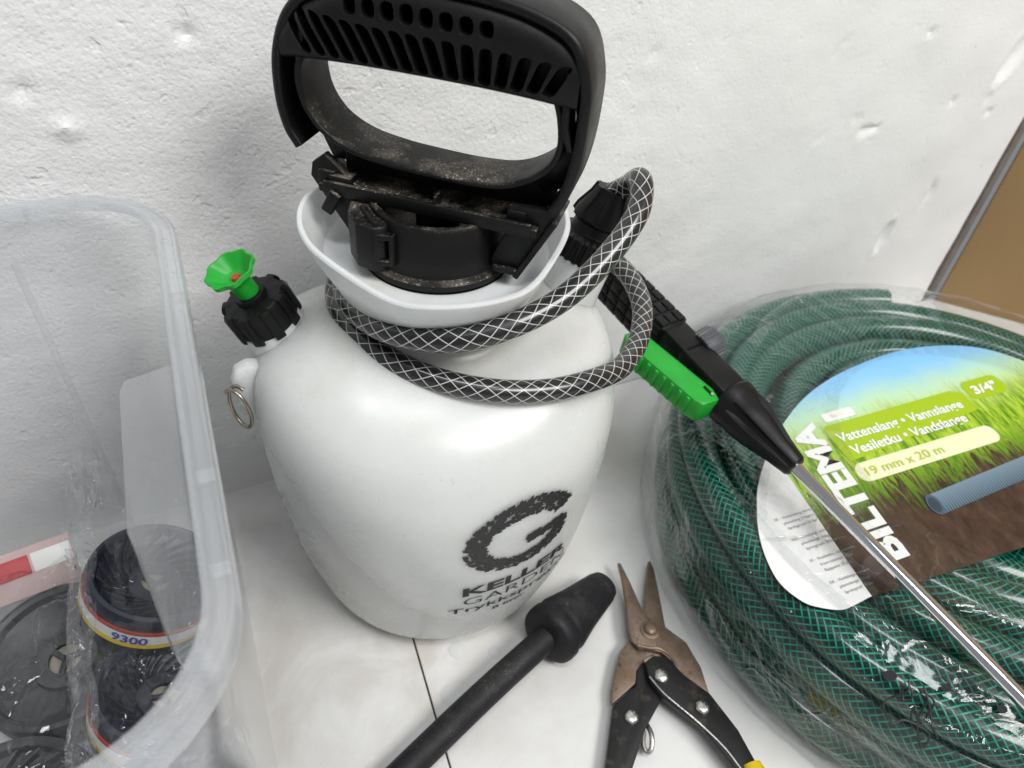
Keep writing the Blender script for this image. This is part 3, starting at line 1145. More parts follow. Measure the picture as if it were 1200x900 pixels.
# image-left of the lance is +Lu or -Lu: pick the side facing the bottle
side = 1 if Lu.x < 0 else -1
lever = prism('trigger_lever', [(side * .0230, -.1290), (side * .0125, -.0640), (side * .0150, -.0545), (side * .0290, -.0560), (side * .0315, -.0620), (side * .0405, -.1240), (side * .0360, -.1310)], -.0085, .0095, 'green_plastic', lance, .0018,
              basis(P1, Lu, LD, Lv))
for i in range(9):
    zz = -.122 + i * .0070
    xx = .0312 + (-.062 - zz) * .150
    block('lever_ridge', (side * (xx + .0004), .0005, zz), (.0025, .0150, .0030), 'green_plastic', lever, LM, .0008)
block('lever_slot', (side * .0175, .0096, -.0635), (.0022, .0012, .0090), 'black_plastic', lever, LM, .0004)
lathe('lever_pin', [(0, 0), (.0011, 0), (.0011, .0011), (0, .0012)], 16, 'zinc', lever, LM @ Vector((side * .0175, .0096, -.0600)), Lv)
kn0 = LM @ Vector((-side * .0095, .004, -.0985))
lathe('flow_knob', [(0, 0), (.0115, 0), (.0120, .001), (.0120, .0120), (.0108, .0138), (.006, .0143), (0, .0143)], 144, 'grey_plastic', lance, kn0, (-Lu * side + Lv * .25).normalized(), lambda j, a, r, z: r + (.0007 if math.cos(24 * a) > 0 and r > .0105 else 0))
lathe('knob_collar', [(0, -.004), (.0095, -.004), (.0095, .002), (0, .002)], 40, 'black_plastic', lance, kn0, (-Lu * side + Lv * .25).normalized())

# ------------------------------------------------------------------ garden hose coil
CX, CY = .3425, -.2440
coil = empty('garden_hose_coil', (CX, CY, 0), 'coil of green braided garden hose in clear wrap with a printed card', 'garden hose')
HR_ = .0125
rings = []
for lay, z in enumerate((.0135, .0370, .0600, .0808)):
    for q, r in enumerate((.2190, .1940, .1690, .1440, .1190, .0940, .0690) if lay % 2 == 0 else (.2130, .1880, .1630, .1380, .1130, .0880)):
        if lay == 3 and q == 0:
            continue
        rings.append((r + random.uniform(-.0045, .0045), z + random.uniform(-.0015, .0015), random.uniform(0, 2 * PI), lay))


def ring_path(r, z, ph, lay, a0=0., a1=2 * PI, n=150):
    out = []
    for i in range(n + 1):
        a = a0 + (a1 - a0) * i / n
        wob = .0035 * math.sin(2 * a + ph) + .002 * math.sin(3 * a + 2 * ph)
        # outer strands sag on the near side where the coil bulges
        zz = z + (.0025 if lay >= 2 else .0008) * math.sin(2 * a + ph * 1.7)
        rr = r + wob
        out.append((CX + rr * math.cos(a), CY + rr * math.sin(a) , max(.0128, zz)))
    return out


for i, (r, z, ph, lay) in enumerate(rings):
    pth = ring_path(r, z, ph, lay)
    tube('hose_turn', pth, HR_, 26, 'garden_hose', coil, cap=False, v0=i * .13)
# the top outer turn that ends in a cut end at the back
tube('hose_end', ring_path(.2110, .0830, .9, 3, math.radians(62.5), math.radians(62.5 + 290)), HR_, 26, 'garden_hose', coil)

# printed card on top: outline measured on the plane of the coil's top
ZC = .0995
CARD = [(.1706, -.2965), (.157, -.2970), (.1478, -.2962), (.1371, -.290), (.1303, -.283), (.1261, -.269), (.1288, -.254), (.1364, -.2367), (.1481, -.2198), (.1659, -.1998), (.199, -.1745), (.2386, -.1521), (.2773, -.1379),
        (.3215, -.1301), (.3725, -.1278), (.4158, -.1351), (.4500, -.1511), (.4720, -.1786), (.4850, -.2150), (.4840, -.2550), (.4700, -.2900), (.4500, -.3230)]
_s = (.46 - ZC) / (.46 - .094)


def cw(x, y):
    """card layout was measured at z=.094; same layout on the card plane"""
    return (CAM.x + (x - CAM.x) * _s, CAM.y + (y - CAM.y) * _s)


EX, EY, LO = Vector((.9985, -.055)), Vector((.205, .979)), Vector((.2021, -.2805))


def lab(u, v):
    p = LO + EX * u + EY * v
    return cw(p.x, p.y)


def unlab(x, y):
    x, y = (x - CAM.x) / _s + CAM.x, (y - CAM.y) / _s + CAM.y
    d = Vector((x, y)) - LO
    det = EX.x * EY.y - EX.y * EY.x
    return ((d.x * EY.y - d.y * EY.x) / det, (EX.x * d.y - EX.y * d.x) / det)


def smooth_poly(poly, keep=()):
    P = catmull([(x, y, 0) for x, y in poly], 6, False)
    return [(p.x, p.y) for p in P]


cpoly = [cw(x, y) for x, y in smooth_poly(CARD)]
card = prism('label_card', cpoly, ZC - .0006, ZC, 'card', coil, 0, smooth=False)
card['label'] = 'printed half-round label card with sky, grass and soil'
me = card.data
l = me.uv_layers.new(name='UVMap')
for i, lo in enumerate(me.loops):
    c = me.vertices[lo.vertex_index].co
    l.data[i].uv = unlab(c.x, c.y)


def flat(name, V, F, mat, z, parent=card, uvs=None):
    return pyd(name, [(*lab(u, v), z) for u, v in V], F, mat, parent, False, uvs)


def clip_half(poly, umax_at0, slope):
    out = []
    f = lambda p: (umax_at0 + slope * p[1]) - p[0]
    n = len(poly)
    for i in range(n):
        a, b = poly[i], poly[(i + 1) % n]
        fa, fb = f(a), f(b)
        if fa >= 0:
            out.append(a)
        if fa * fb < 0:
            t = fa / (fa - fb)
            out.append((a[0] + (b[0] - a[0]) * t, a[1] + (b[1] - a[1]) * t))
    return out


lpoly = [unlab(*p) for p in cpoly]
wp = clip_half(lpoly, unlab(*cw(.1719, -.2952))[0], (unlab(*cw(.19, -.1953))[0] - unlab(*cw(.1719, -.2952))[0]) / (unlab(*cw(.19, -.1953))[1] - unlab(*cw(.1719, -.2952))[1]))
flat('white_panel', wp, [tuple(range(len(wp)))], 'card_white', ZC + .0003)


def rrect(u0, v0, u1, v1, r, n=6):
    out = []
    for cx, cy, a0 in ((u1 - r, v1 - r, 0), (u0 + r, v1 - r, 90), (u0 + r, v0 + r, 180), (u1 - r, v0 + r, 270)):
        for s in range(n + 1):
            a = math.radians(a0 + 90 * s / n)
            out.append((cx + r * math.cos(a), cy + r * math.sin(a)))
    return out


def shape(name, poly, mat, dz):
    flat(name, poly, [tuple(range(len(poly)))], mat, ZC + dz)


def txt(name, s, u, v, width, height, mat, dz, bold=0., rot=0.):
    V, F = fit_text(s, width, height, bold)
    c, sn = math.cos(rot), math.sin(rot)
    flat(name, [(u + x * c - y * sn, v + x * sn + y * c) for x, y in V], F, mat, ZC + dz)


# brand lettering runs up the card
txt('brand_lettering', 'BILTEMA', .0150, -.003, .1190, .0210, 'print_white', .0006, .045, PI / 2)
shape('lime_panel', [(.0230, .0745), (.0210, .1060), (.0250, .1090), (.1500, .1100), (.1600, .1050), (.1590, .0860), (.0240, .0740)], 'print_lime', .0003)
txt('title_lettering', 'Vattenslang • Vannslange', .0265, .0915, .1230, .0082, 'print_white', .0006, .02)
txt('title_lettering', 'Vesiletku • Vandslange', .0300, .0785, .1120, .0082, 'print_white', .0006, .02)
shape('size_pill', rrect(.0215, .0545, .1560, .0710, .007), 'print_cream', .0003)
txt('size_lettering', '19 mm x 20 m', .0290, .0590, .0720, .0070, 'print_limetext', .0006, .01)
shape('inch_panel', rrect(.1640, .0950, .2030, .1150, .006), 'print_lime', .0003)
txt('inch_lettering', '3/4"', .1700, .1000, .0260, .0085, 'print_white', .0006, .03)
shape('number_panel', rrect(.0270, .1120, .0560, .1205, .002), 'print_white', .0003)
txt('number_lettering', '86-451', .0345, .1142, .014, .0036, 'print_cream', .0006)
# printed picture of a blue hose
hp = []
hv, hu = [], []
for i in range(25):
    u = .0600 + i * .009
    v = .0235 + .10 * (u - .0600) * .55 + .0
    hv += [(u, v - .0082), (u + .001, v + .0082)]
    hu += [(u, 0), (u, 1)]
flat('hose_picture', hv, [(2 * i, 2 * i + 2, 2 * i + 3, 2 * i + 1) for i in range(24)], 'blue_hose', ZC + .0003, card, hu)
el = [(.0600 + .0055 * math.cos(a), .0235 + .0084 * math.sin(a)) for a in np.linspace(0, 2 * PI, 25)[:-1]]
shape('hose_picture_rim', el, 'blue_hose', .0006)
el = [(.0598 + .0036 * math.cos(a), .0233 + .0060 * math.sin(a)) for a in np.linspace(0, 2 * PI, 25)[:-1]]
shape('hose_picture_bore', el, 'print_blue_dark', .0009)
# small care text on the white panel
rows = ['SE - Vattenslang, förstärkt', 'plastslang 3-lagers', 'Sprängtryck 25 bar', '', 'NO - Vannslange, armert', 'plastslange 3-lags', 'Sprengtrykk 25 bar', '', 'FI - Vesiletku, vahvistettu', '3-kerroksinen letku', 'Rajapaine 25 bar', '',
        'DK - Vandslange, armeret', 'plastslange 3-lags', 'Sprængtryk 25 bar']
for i, r in enumerate(rows):
    if r:
        txt('care_lettering', r, -.058 + .0009 * i + (0 if r[2:4] == ' -' else .004), .0475 - i * .0042, .00128 * len(r), .0019, 'print_grey', .0006)


# clear wrap round the coil
def build_wrap():
    seg = 300
    prof = [(.108, .0990), (.122, .1000), (.140, .1010), (.160, .1012), (.180, .1008), (.198, .0995), (.212, .0965), (.223, .0915), (.2305, .084), (.2345, .074), (.2365, .062), (.2365, .048), (.2360, .034), (.2355, .020), (.2350, .008), (.2350, .0015)]
    P2 = catmull([(r, z, 0) for r, z in prof], 4)
    V = []
    for i in range(seg):
        a = 2 * PI * i / seg
        ca, sa = math.cos(a), math.sin(a)
        for k, p in enumerate(P2):
            r, z = p.x, p.y
            q = Vector((ca * r, sa * r, z))
            fold = noise.noise(Vector((ca * 9, sa * 9, k * .12))) * .0022 + noise.noise(Vector((ca * 30, sa * 30, k * .35))) * .0011
            side_w = sm(r, .201, .234)
            lift = max(0., noise.noise(q * 26)) * .0025 + .0008
            # radial tension folds
            ten = abs(math.sin(a * 23 + 3 * noise.noise(Vector((ca * 3, sa * 3, 1))))) * .0012
            dz = (lift + abs(fold) * .8) * (1 - side_w) + .0
            dr = (fold + ten) * side_w
            V.append((CX + ca * (r + dr), CY + sa * (r + dr), max(.0012, z + dz)))
    return pyd('clear_wrap', V, grid_faces(seg, len(P2), close_u=True), 'wrap_film', coil)


wrap = build_wrap()
wrap['label'] = 'crinkled clear plastic wrap stretched over the coil'


def wrap_z(r):
    return interp(r, [(.108, .099), (.14, .101), (.16, .1012), (.18, .1008), (.198, .0995), (.212, .0965), (.223, .0915), (.2305, .084)]) + .0035


# welded seam and loose folds of film near the rim
def fold_strip(name, a0, a1, r0, r1, amp, wid, n=60, zoff=0., seed=0):
    V = []
    for i in range(n + 1):
        t = i / n
        a = math.radians(a0 + (a1 - a0) * t)
        r = r0 + (r1 - r0) * t + .004 * noise.noise(Vector((t * 5, seed, 0)))
        z = wrap_z(r) + zoff
        h = amp * (.5 + abs(noise.noise(Vector((t * 11, seed, 2))))) * math.sin(PI * min(1, max(.02, t)))
        for j in range(5):
            s = j / 4 - .5
            V.append((CX + (r + s * wid + .002 * noise.noise(Vector((t * 20, j, seed)))) * math.cos(a), CY + (r + s * wid) * math.sin(a), z + h * (1 - (2 * s) ** 2) - .001))
    return pyd(name, V, grid_faces(n + 1, 5), 'bag_film', wrap)


fold_strip('film_fold', 150, 236, .212, .190, .004, .006, seed=1)
fold_strip('film_fold', 205, 262, .228, .208, .005, .010, seed=2)
fold_strip('film_fold', 100, 150, .216, .200, .005, .014, seed=3)
fold_strip('film_fold', 70, 120, .206, .184, .004, .010, seed=4)
fold_strip('film_fold', 178, 186, .218, .165, .004, .006, n=24, seed=5)
fold_strip('film_fold', 222, 250, .205, .224, .006, .012, n=30, seed=6)
fold_strip('film_fold', 246, 262, .185, .214, .006, .012, n=30, seed=7)
rf = random.Random(21)
for i in range(16):
    a0 = rf.uniform(135, 262)
    r0 = rf.uniform(.150, .222)
    fold_strip('film_fold', a0, a0 + rf.uniform(10, 34), r0, min(.226, max(.14, r0 + rf.uniform(-.045, .045))), rf.uniform(.0015, .0035), rf.uniform(.0025, .006), n=36, seed=10 + i)
# outer skirt of loose film standing off the coil on the near left
V = []
for i in range(91):
    a = math.radians(214 + 66 * i / 90)
    for j in range(9):
        t = j / 8
        r = .2415 + .005 * t + .0035 * noise.noise(Vector((math.cos(a) * 9, math.sin(a) * 9, t * 2)))
        V.append((CX + r * math.cos(a), CY + r * math.sin(a), .052 - .050 * t + .004 * noise.noise(Vector((a * 6, 3, 0))) * (1 - t)))
pyd('film_skirt', V, grid_faces(91, 9), 'bag_film', wrap)


# marker writing and punched holes on the wrap
def on_wrap(x, y, dz=.0030):
    r = math.hypot(x - CX, y - CY)
    return Vector((x, y, wrap_z(r) + dz))


def pen(pts, r=.0006):
    tube('marker_stroke', [on_wrap(*p) for p in [(q.x, q.y) for q in catmull([(x, y, 0) for x, y in pts], 8)]], r, 6, 'print_black', wrap)


MK = Vector((.1400, -.3520))
for st in ([(.008, .008), (.004, .004), (-.004, .006), (-.010, .004), (-.012, -.004), (-.004, -.006), (.002, -.016), (-.008, -.020), (.0, -.010), (.010, -.004)],
           [(.004, .000), (.006, .004), (.003, .006), (.001, .002), (.004, .000)], [(-.002, -.008), (.003, -.004), (.002, -.011)], [(.012, .002), (.008, -.010), (.004, -.020)], [(.009, .002), (.012, -.006), (.006, -.010), (.008, -.016)]):
    pen([(MK.x + a, MK.y + b) for a, b in st])
for x, y, r in ((.1420, -.3380, .0042), (.1620, -.3560, .0028), (.1800, -.3760, .0030)):
    c = on_wrap(x, y, .0012)
    V = [c] + [c + Vector((math.cos(a) * r * (1 + .2 * noise.noise(Vector((a, r * 900, 0)))), math.sin(a) * r * .7, 0)) for a in np.linspace(0, 2 * PI, 15)[:-1]]
    pyd('punched_hole', V, [(0, 1 + i, 1 + (i + 1) % 14) for i in range(14)], 'spool_dark', wrap)

# ------------------------------------------------------------------ tin snips
snips = empty('tin_snips', (.07, -.25, 0), 'rusty brown tin snips with black handles lying open beside the hose coil', 'tin snips')
SA = [(.0838, -.1767), (.0854, -.1785), (.0835, -.1950), (.0804, -.2133), (.0795, -.2211), (.0878, -.2346), (.0942, -.2489), (.0931, -.2672), (.0875, -.2843), (.0763, -.2646), (.0773, -.2560), (.0746, -.2483), (.0690, -.2440), (.0623, -.2403), (.0605, -.2340), (.0634, -.2244), (.0720, -.2070), (.0800, -.1880)]
SB = [(.1076, -.1823), (.1095, -.1826), (.1083, -.1895), (.1000, -.2090), (.0902, -.2311), (.0870, -.2420), (.0779, -.2493), (.0700, -.2500), (.0625, -.2475), (.0555, -.2510), (.0490, -.2581), (.0280, -.2639), (.0320, -.2560), (.0400, -.2470), (.0504, -.2359), (.0630, -.2297), (.0760, -.2220), (.0838, -.2142), (.0955, -.1977)]
HL = [(.0279, -.2648), (.0478, -.2595), (.0535, -.2510), (.0600, -.2480), (.0640, -.2560), (.0612, -.2721), (.0399, -.2848), (.0190, -.3020), (-.0350, -.3420), (-.0480, -.3330), (.0040, -.2955)]
HRp = [(.0600, -.2500), (.0680, -.2485), (.0758, -.2525), (.0790, -.2670), (.0875, -.2843), (.0900, -.3100), (.0880, -.3300), (.0820, -.3800), (.0700, -.3800), (.0745, -.3300), (.0700, -.2990), (.0579, -.2735), (.0560, -.2610)]
prism('blade', SB, .0060, .0098, 'bronze', snips, .0008)
bl = prism('blade', SA, .0102, .0142, 'bronze', snips, .0008)
prism('handle', HL, .0045, .0105, 'black_steel', snips, .0014)
hr = prism('handle', HRp, .0095, .0155, 'black_steel', snips, .0014)
# raised cast ridge on the upper blade
tube('blade_ridge', catmull([(.0623, -.2380, .0141), (.0680, -.2425, .0144), (.0745, -.2460, .0144), (.0785, -.2530, .0144), (.0780, -.2610, .0142)], 8), .0011, 8, 'bronze', bl)
tube('wire_edge', catmull([(.0570, -.2600, .0160), (.0600, -.2740, .0160), (.0690, -.2960, .0160), (.0750, -.3150, .0160), (.0770, -.3300, .0155)], 8), .0006, 8, 'zinc', hr)


def bolt(x, y, z, r, mat):
    lathe('bolt', [(0, -.004), (r * .8, -.004), (r * .8, 0), (r, .0003), (r, .0016), (r * .75, .0026), (r * .3, .0030), (0, .0030)], 40, mat, snips, (x, y, z), (0, 0, 1), lambda j, a, rr, zz: rr * (1 - .05 * abs(math.sin(3 * a))) if zz < .002 else rr)


lathe('pivot_washer', [(0, 0), (.0068, 0), (.0068, .0008), (.0060, .0012), (0, .0012)], 40, 'bronze', snips, (.0761, -.2319, .0141))
bolt(.0761, -.2319, .0152, .0046, 'bronze')
bolt(.0642, -.2627, .0154, .0046, 'zinc')
bolt(.0343, -.2761, .0104, .0044, 'zinc')
bolt(.0768, -.2901, .0154, .0044, 'zinc')
prism('spring_plate', [(.0620, -.2470), (.0700, -.2460), (.0720, -.2500), (.0650, -.2540), (.0610, -.2520)], .0080, .0112, 'zinc', snips, .0005)
tube('latch', catmull([(.0430, -.2830, .006), (.0405, -.2900, .010), (.0370, -.2960, .008), (.0340, -.2965, .006), (.0345, -.2915, .006), (.0390, -.2850, .006)], 8), .0016, 10, 'zinc', snips)
tube('grip_sleeve', [(.0850, -.3290, .0125), (.0830, -.3400, .0125), (.0790, -.3600, .0125), (.0740, -.3900, .0125)], lambda t: .0062 + .002 * min(1, t * 8), 24, 'yellow_grip', snips)
tube('grip_sleeve', [(-.0200, -.3220, .0100), (-.0350, -.3330, .0100), (-.0600, -.3500, .0100), (-.0800, -.3650, .0100)], .0085, 24, 'yellow_grip', snips)

# ------------------------------------------------------------------ rubber cone tool
cone = empty('cone_tool', (0, -.21, 0), 'black rubber cone on a long black rod lying in front of the sprayer', 'cone tool')
c0, c1 = Vector((.0085, -.2118, .0215)), Vector((.0635, -.1895, .0125))
ca_ = (c1 - c0).normalized()
Lc = (c1 - c0).length
lathe('cone_head', [(0, -.004), (.0150, -.004), (.0180, -.0035), (.0198, -.0018), (.0204, .001), (.0204, .0055), (.0192, .0075), (.0188, .0090), (.0193, .0108), (.0195, .0130), (.0160, Lc * .5), (.0122, Lc * .95), (.0112, Lc), (.0108, Lc + .0014), (.0096, Lc + .0020), (0, Lc + .0020)], 96, 'black_rubber', cone, c0, ca_,
      lambda j, a, r, z: r * (1 + .012 * math.sin(3 * a + z * 40)))
lathe('tip_screw', [(0, Lc), (.0038, Lc), (.0038, Lc + .0056), (.0030, Lc + .0064), (0, Lc + .0064)], 32, 'zinc', cone, c0, ca_)
rp = [c0 + ca_ * .002, Vector((-.0493, -.2310, .0170)), Vector((-.1090, -.2524, .0110)), Vector((-.1750, -.2790, .0092)), Vector((-.24, -.305, .0092))]
tube('rod', catmull(rp, 14), .0088, 32, 'black_rubber', cone)

# ------------------------------------------------------------------ clear plastic storage box
BX0, BX1, BY0, BY1, BZ = -.56, -.1560, -.3060, -.0120, .2655
sbox = empty('storage_box', ((BX0 + BX1) / 2, (BY0 + BY1) / 2, 0), 'clear frosted plastic storage box with rounded rim, beside the sprayer', 'storage box')


def rr_loop(x0, y0, x1, y1, r, n=10):
    out = []
    for cx, cy, a0 in ((x1 - r, y1 - r, 0), (x0 + r, y1 - r, 90), (x0 + r, y0 + r, 180), (x1 - r, y0 + r, 270)):
        for s in range(n + 1):
            a = math.radians(a0 + 90 * s / n)
            out.append((cx + r * math.cos(a), cy + r * math.sin(a), math.cos(a), math.sin(a)))
    return out


def build_box():
    th = .0016
    levels = []
    for z, ins, r in ((.0030, .013, .030), (.006, .009, .034), (.014, .0068, .036), (.03, .0062, .037), (.08, .0055, .038), (.15, .0045, .039), (.205, .0035, .040), (.210, .0022, .041), (.235, .0012, .042), (BZ - .002, 0, .043)):
        levels.append((z, ins, r))
    L = []
    for z, ins, r in levels:
        L.append([(x, y, z) for x, y, _, _ in rr_loop(BX0 + ins, BY0 + ins, BX1 - ins, BY1 - ins, r)])
    for z, ins, r in reversed(levels):
        L.append([(x, y, max(z, .0048)) for x, y, _, _ in rr_loop(BX0 + ins + th, BY0 + ins + th, BX1 - ins - th, BY1 - ins - th, r - th)])
    n = len(L[0])
    V = [p for q in L for p in q]
    F = grid_faces(len(L), n, close_v=True)
    F.append(tuple(range(n))[::-1])
    F.append(tuple((len(L) - 1) * n + i for i in range(n)))
    o = pyd('tub', V, F, 'box_plastic', sbox)
    # rim: an inverted channel all round
    base = rr_loop(BX0, BY0, BX1, BY1, .043, 14)
    prof = [(-.0012, -.002), (-.0012, .0012), (-.0004, .0020), (.0012, .0020), (.0020, .0010), (.0028, -.0006), (.0058, -.0006), (.0066, .0006), (.0078, .0006), (.0086, -.0004), (.0088, -.0085), (.0078, -.0085), (.0074, -.0018), (.0012, -.0018)]
    V = []
    for x, y, nx, ny in base:
        for d, h in prof:
            V.append((x + nx * d, y + ny * d, BZ + h))
    rim = pyd('rim', V, grid_faces(len(base), len(prof), close_u=True, close_v=True), 'box_rim_plastic', sbox)
    for (x, y, nx, ny) in ((BX1, -.105, 1, 0), (BX1, -.215, 1, 0), (BX1, -.255, 1, 0), (-.215, BY1, 0, 1), (-.30, BY1, 0, 1), (-.24, BY0, 0, -1), (-.33, BY0, 0, -1)):
        block('rim_rib', (x + nx * .0044, y + ny * .0044, BZ - .0038), (.0060 if nx else .0016, .0016 if nx else .0060, .0052), 'box_rim_plastic', rim, bevel=.0003)
    # moulded hand-hold bulging inwards on the right end
    hx = BX1 - .0165
    pocket = [(-.153, 0), (-.157, .0165), (-.163, .0185), (-.232, .0185), (-.238, .0165), (-.242, 0)]
    V = []
    for z, sc in ((BZ - .0025, 1.), (BZ - .010, 1.), (.19, .98), (.182, .9), (.178, .2)):
        ins = interp(z, [(.15, .0045), (.205, .0035), (.21, .0022), (.26, .0)])
        for y, d in pocket:
            V.append((BX1 - .0022 - ins - d * sc, y, z))
    F = grid_faces(5, len(pocket))
    F.append(tuple(range(len(pocket))))
    ph = pyd('hand_hold', V, F, 'box_panel', sbox)
    # upright stiffening ribs
    for (x, y, w, d) in ((-.318, BY1 - .0135, .0030, .0035), (-.225, BY1 - .0135, .0030, .0035)):
        block('wall_rib', (x, y, .135), (w, d, .22), 'box_panel', sbox, bevel=.0006)
    return o


build_box()
sbox.rotation_euler.z = -.028
sbox.location.x -= .005
# small peg below the front rim
block('rim_peg', (-.214, BY0 - .012, BZ - .022), (.010, .008, .016), 'box_rim_plastic', sbox, bevel=.002)


# ------------------------------------------------------------------ spools of line in cellophane, inside the box
def make_spool(name, loc, axis, R, Hh, mat_body, label, band=True, rot=0., hub=True, treads=False, vanes=True):
    sp = empty(name, loc, label, 'spool', 'spools in the storage box')
    ax = Vector(axis).normalized()
    h = Vector((1, 0, 0))
    u = (h - ax * h.dot(ax)).normalized()
    v = ax.cross(u)
    M = basis(loc, u, v, ax)
    lathe('body', [(R * .20, -Hh), (R * .93, -Hh), (R, -Hh + .004), (R, -Hh * .32), (R * .985, -Hh * .30), (R * .985, -.010), (R, -.0085), (R * .995, -.004), (R * .965, -.0008), (R * .91, .0), (R * .865, -.0015), (R * .835, -.006), (R * .60, -.0130), (R * .40, -.0140), (R * .38, -.0105), (R * .20, -.0105)], 96, mat_body, sp, loc, ax)
    nb = 22 if vanes else 0
    for i in range(nb):
        a0 = 2 * PI * i / nb + rot
        V = []
        for s in range(9):
            t = s / 8
            r = R * (.40 + .44 * t)
            a = a0 + .75 * (1 - t) ** 1.3
            zb = -.0142 + .0080 * t
            zt = zb + .0040
            w = .0007 + .0006 * t
            for (dw, z) in ((-w, zb), (-w * .6, zt), (w * .6, zt), (w, zb)):
                ang = a + dw / r
                V.append(M @ Vector((r * math.cos(ang), r * math.sin(ang), z)))
        pyd('vane', V, grid_faces(9, 4), mat_body, sp)
    lathe('hub', [(0, -.016), (R * .215, -.016), (R * .215, -.0145), (0, -.0145)], 40, 'spool_hub', sp, loc, ax)
    for i in range(3):
        a = rot + i * 2 * PI / 3
        block('spoke', (R * .12 * math.cos(a), R * .12 * math.sin(a), 0), (R * .30, R * .07, .0030), mat_body, sp,
              M @ Matrix.Translation((0, 0, -.0125)) @ Matrix.Translation((R * .12 * math.cos(a), R * .12 * math.sin(a), 0)) @ Matrix.Rotation(a, 4, 'Z') @ Matrix.Translation((-R * .12 * math.cos(a), -R * .12 * math.sin(a), 0)), .0005)
    if band:
        lathe('label_band', [(R * .99, -.0215), (R + .0007, -.0215), (R + .0007, -.0180)], 96, 'label_yellow', sp, loc, ax)
        lathe('label_stripe', [(R + .0007, -.0180), (R + .0007, -.0112)], 96, 'label_white', sp, loc, ax)
        lathe('label_stripe', [(R + .0007, -.0112), (R + .0007, -.0090), (R * .99, -.0090)], 96, 'label_red', sp, loc, ax)
        V, F = fit_text('9300', .0190, .0056, .03)
        af = rot_text
        V = [M @ Vector(((R + .0012) * math.cos(af + x / R), (R + .0012) * math.sin(af + x / R), -.0176 + y)) for x, y in V]
        pyd('label_lettering', V, F, 'label_blue', sp, False)
    if treads:
        for i in range(40):
            a = 2 * PI * i / 40
            block('tread', (0, 0, 0), (.0022, .0045, Hh * .8), 'tread_blue', sp, M @ Matrix.Rotation(a, 4, 'Z') @ Matrix.Translation((R, 0, -Hh * .5)) @ Matrix.Rotation(.6, 4, 'X'), 0)
    return sp


rot_text = math.radians(232)
make_spool('line_spool', (-.2060, -.1120, .080), (.42, .03, 1), .0380, .034, 'spool_navy', 'navy spool with 9300 yellow label band, inside the clear box', rot=.3)
rot_text = math.radians(60)
make_spool('line_spool', (-.2125, -.1730, .060), (.34, .06, 1), .0365, .034, 'spool_navy', 'navy finned spool under the front rim of the clear box', rot=1.0)
make_spool('line_spool', (-.2720, -.1150, .036), (-.04, -.12, 1), .0460, .028, 'spool_grey', 'grey spool in a glossy bag at the left edge of the photo', band=False, rot=.2, vanes=False)
make_spool('line_spool', (-.2030, -.2400, .042), (.40, -.85, .25), .0280, .044, 'tread_blue', 'blue ribbed spool on its side behind the front corner of the box', band=False, rot=.2, treads=True)
make_spool('line_spool', (-.2980, -.2050, .038), (.05, .0, 1), .0460, .028, 'spool_grey', 'dark grey spool lowest at the bottom left of the box', band=False)


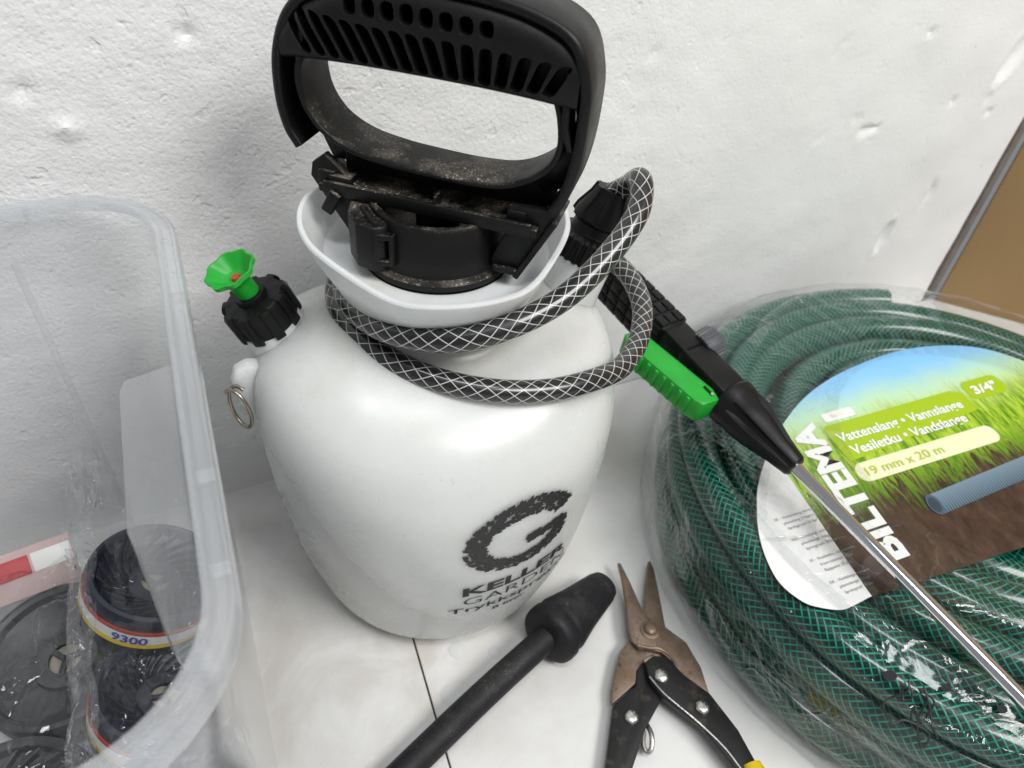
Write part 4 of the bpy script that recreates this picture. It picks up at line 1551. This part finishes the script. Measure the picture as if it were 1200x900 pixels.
# cellophane bags
def bag(name, c, ex, ey, nrm, hw, hh, bulge, label, seed):
    nx, ny = 44, 44
    ex, ey, nrm = Vector(ex), Vector(ey), Vector(nrm)
    V = []
    for i in range(nx):
        for j in range(ny):
            s, t = 2 * i / (nx - 1) - 1, 2 * j / (ny - 1) - 1
            p = Vector(c) + ex * (s * hw) + ey * (t * hh)
            b = bulge * (max(0, 1 - abs(s) ** 3) * max(0, 1 - abs(t) ** 3)) ** .6
            q = Vector((s * 2.2 + seed, t * 2.2, seed * 3.1))
            w = noise.noise(q * 1.3) * .006 + abs(noise.noise(q * 3.1)) * .004 - abs(noise.noise(q * 2.3 + Vector((5, 1, 2)))) * .005
            ed = .0025 * noise.noise(Vector((s * 9, t * 9, seed)))
            V.append(p + nrm * (b + w) + ex * ed + ey * ed)
    o = pyd(name, V, grid_faces(nx, ny), 'bag_film', None)
    return tag(o, label, 'plastic bag')


spool_bag = bag('cellophane_bag', (-.2150, -.146, .074), (1, -.05, .0), (.05, 1, .12), (.1, -.15, 1), .041, .112, .012, 'clear cellophane bag with a gathered end over the two navy spools', 1.7)
bag('cellophane_bag', (-.2900, -.150, .044), (1, .12, .0), (-.12, 1, .05), (0, -.1, 1), .052, .090, .012, 'glossy clear bag over the grey spool at the left edge', 6.2)
# gathered end
V = []
for i in range(25):
    for j in range(25):
        s, t = i / 24 * 2 - 1, j / 24
        w = .011 * (.45 + .55 * t ** 1.5)
        q = Vector((s * 3, t * 2, 9.1))
        V.append(Vector((-.2330, -.0760, .105)) + Vector((s * w + .004 * noise.noise(q * 1.5), t * .034, .012 * t + .006 * noise.noise(q * 2) + .004 * math.sin(s * 7 + t * 3))))
gb = pyd('cellophane_twist', V, grid_faces(25, 25), 'bag_seam', None)
tag(gb, 'gathered crinkled cellophane end standing at the upper left of the 9300 spool', 'cellophane')
V = []
for i in range(61):
    t = i / 60
    c = Vector((-.2400, -.0800, .098)).lerp(Vector((-.2520, -.2350, .068)), t)
    for j in range(9):
        q = j / 8 - .5
        V.append(c + Vector((q * (.013 + .004 * noise.noise(Vector((t * 6, 1, 4)))) + .003 * noise.noise(Vector((t * 7, 2, 8))), 0, .005 * noise.noise(Vector((t * 9, q * 3, 3))) + .006 * abs(math.sin(q * 5 + t * 4)))))
pyd('bag_seam', V, grid_faces(61, 9), 'bag_seam', spool_bag)
# header cards of the left bag
hd = empty('header_card', (-.332, -.066, .05), 'red and pink header card of the bag at the left', 'card')
HC = Matrix.Translation((-.312, -.064, .050)) @ Matrix.Rotation(.12, 4, 'Z') @ Matrix.Rotation(-.95, 4, 'X')
block('card_sheet', (0, 0, 0), (.110, .0010, .030), 'pink_card', hd, HC, .0003)
block('red_band', (-.012, -.0009, .004), (.085, .0008, .012), 'red_card', hd, HC, .0003)
block('white_band', (.043, -.0009, .004), (.022, .0008, .012), 'label_white', hd, HC, .0003)
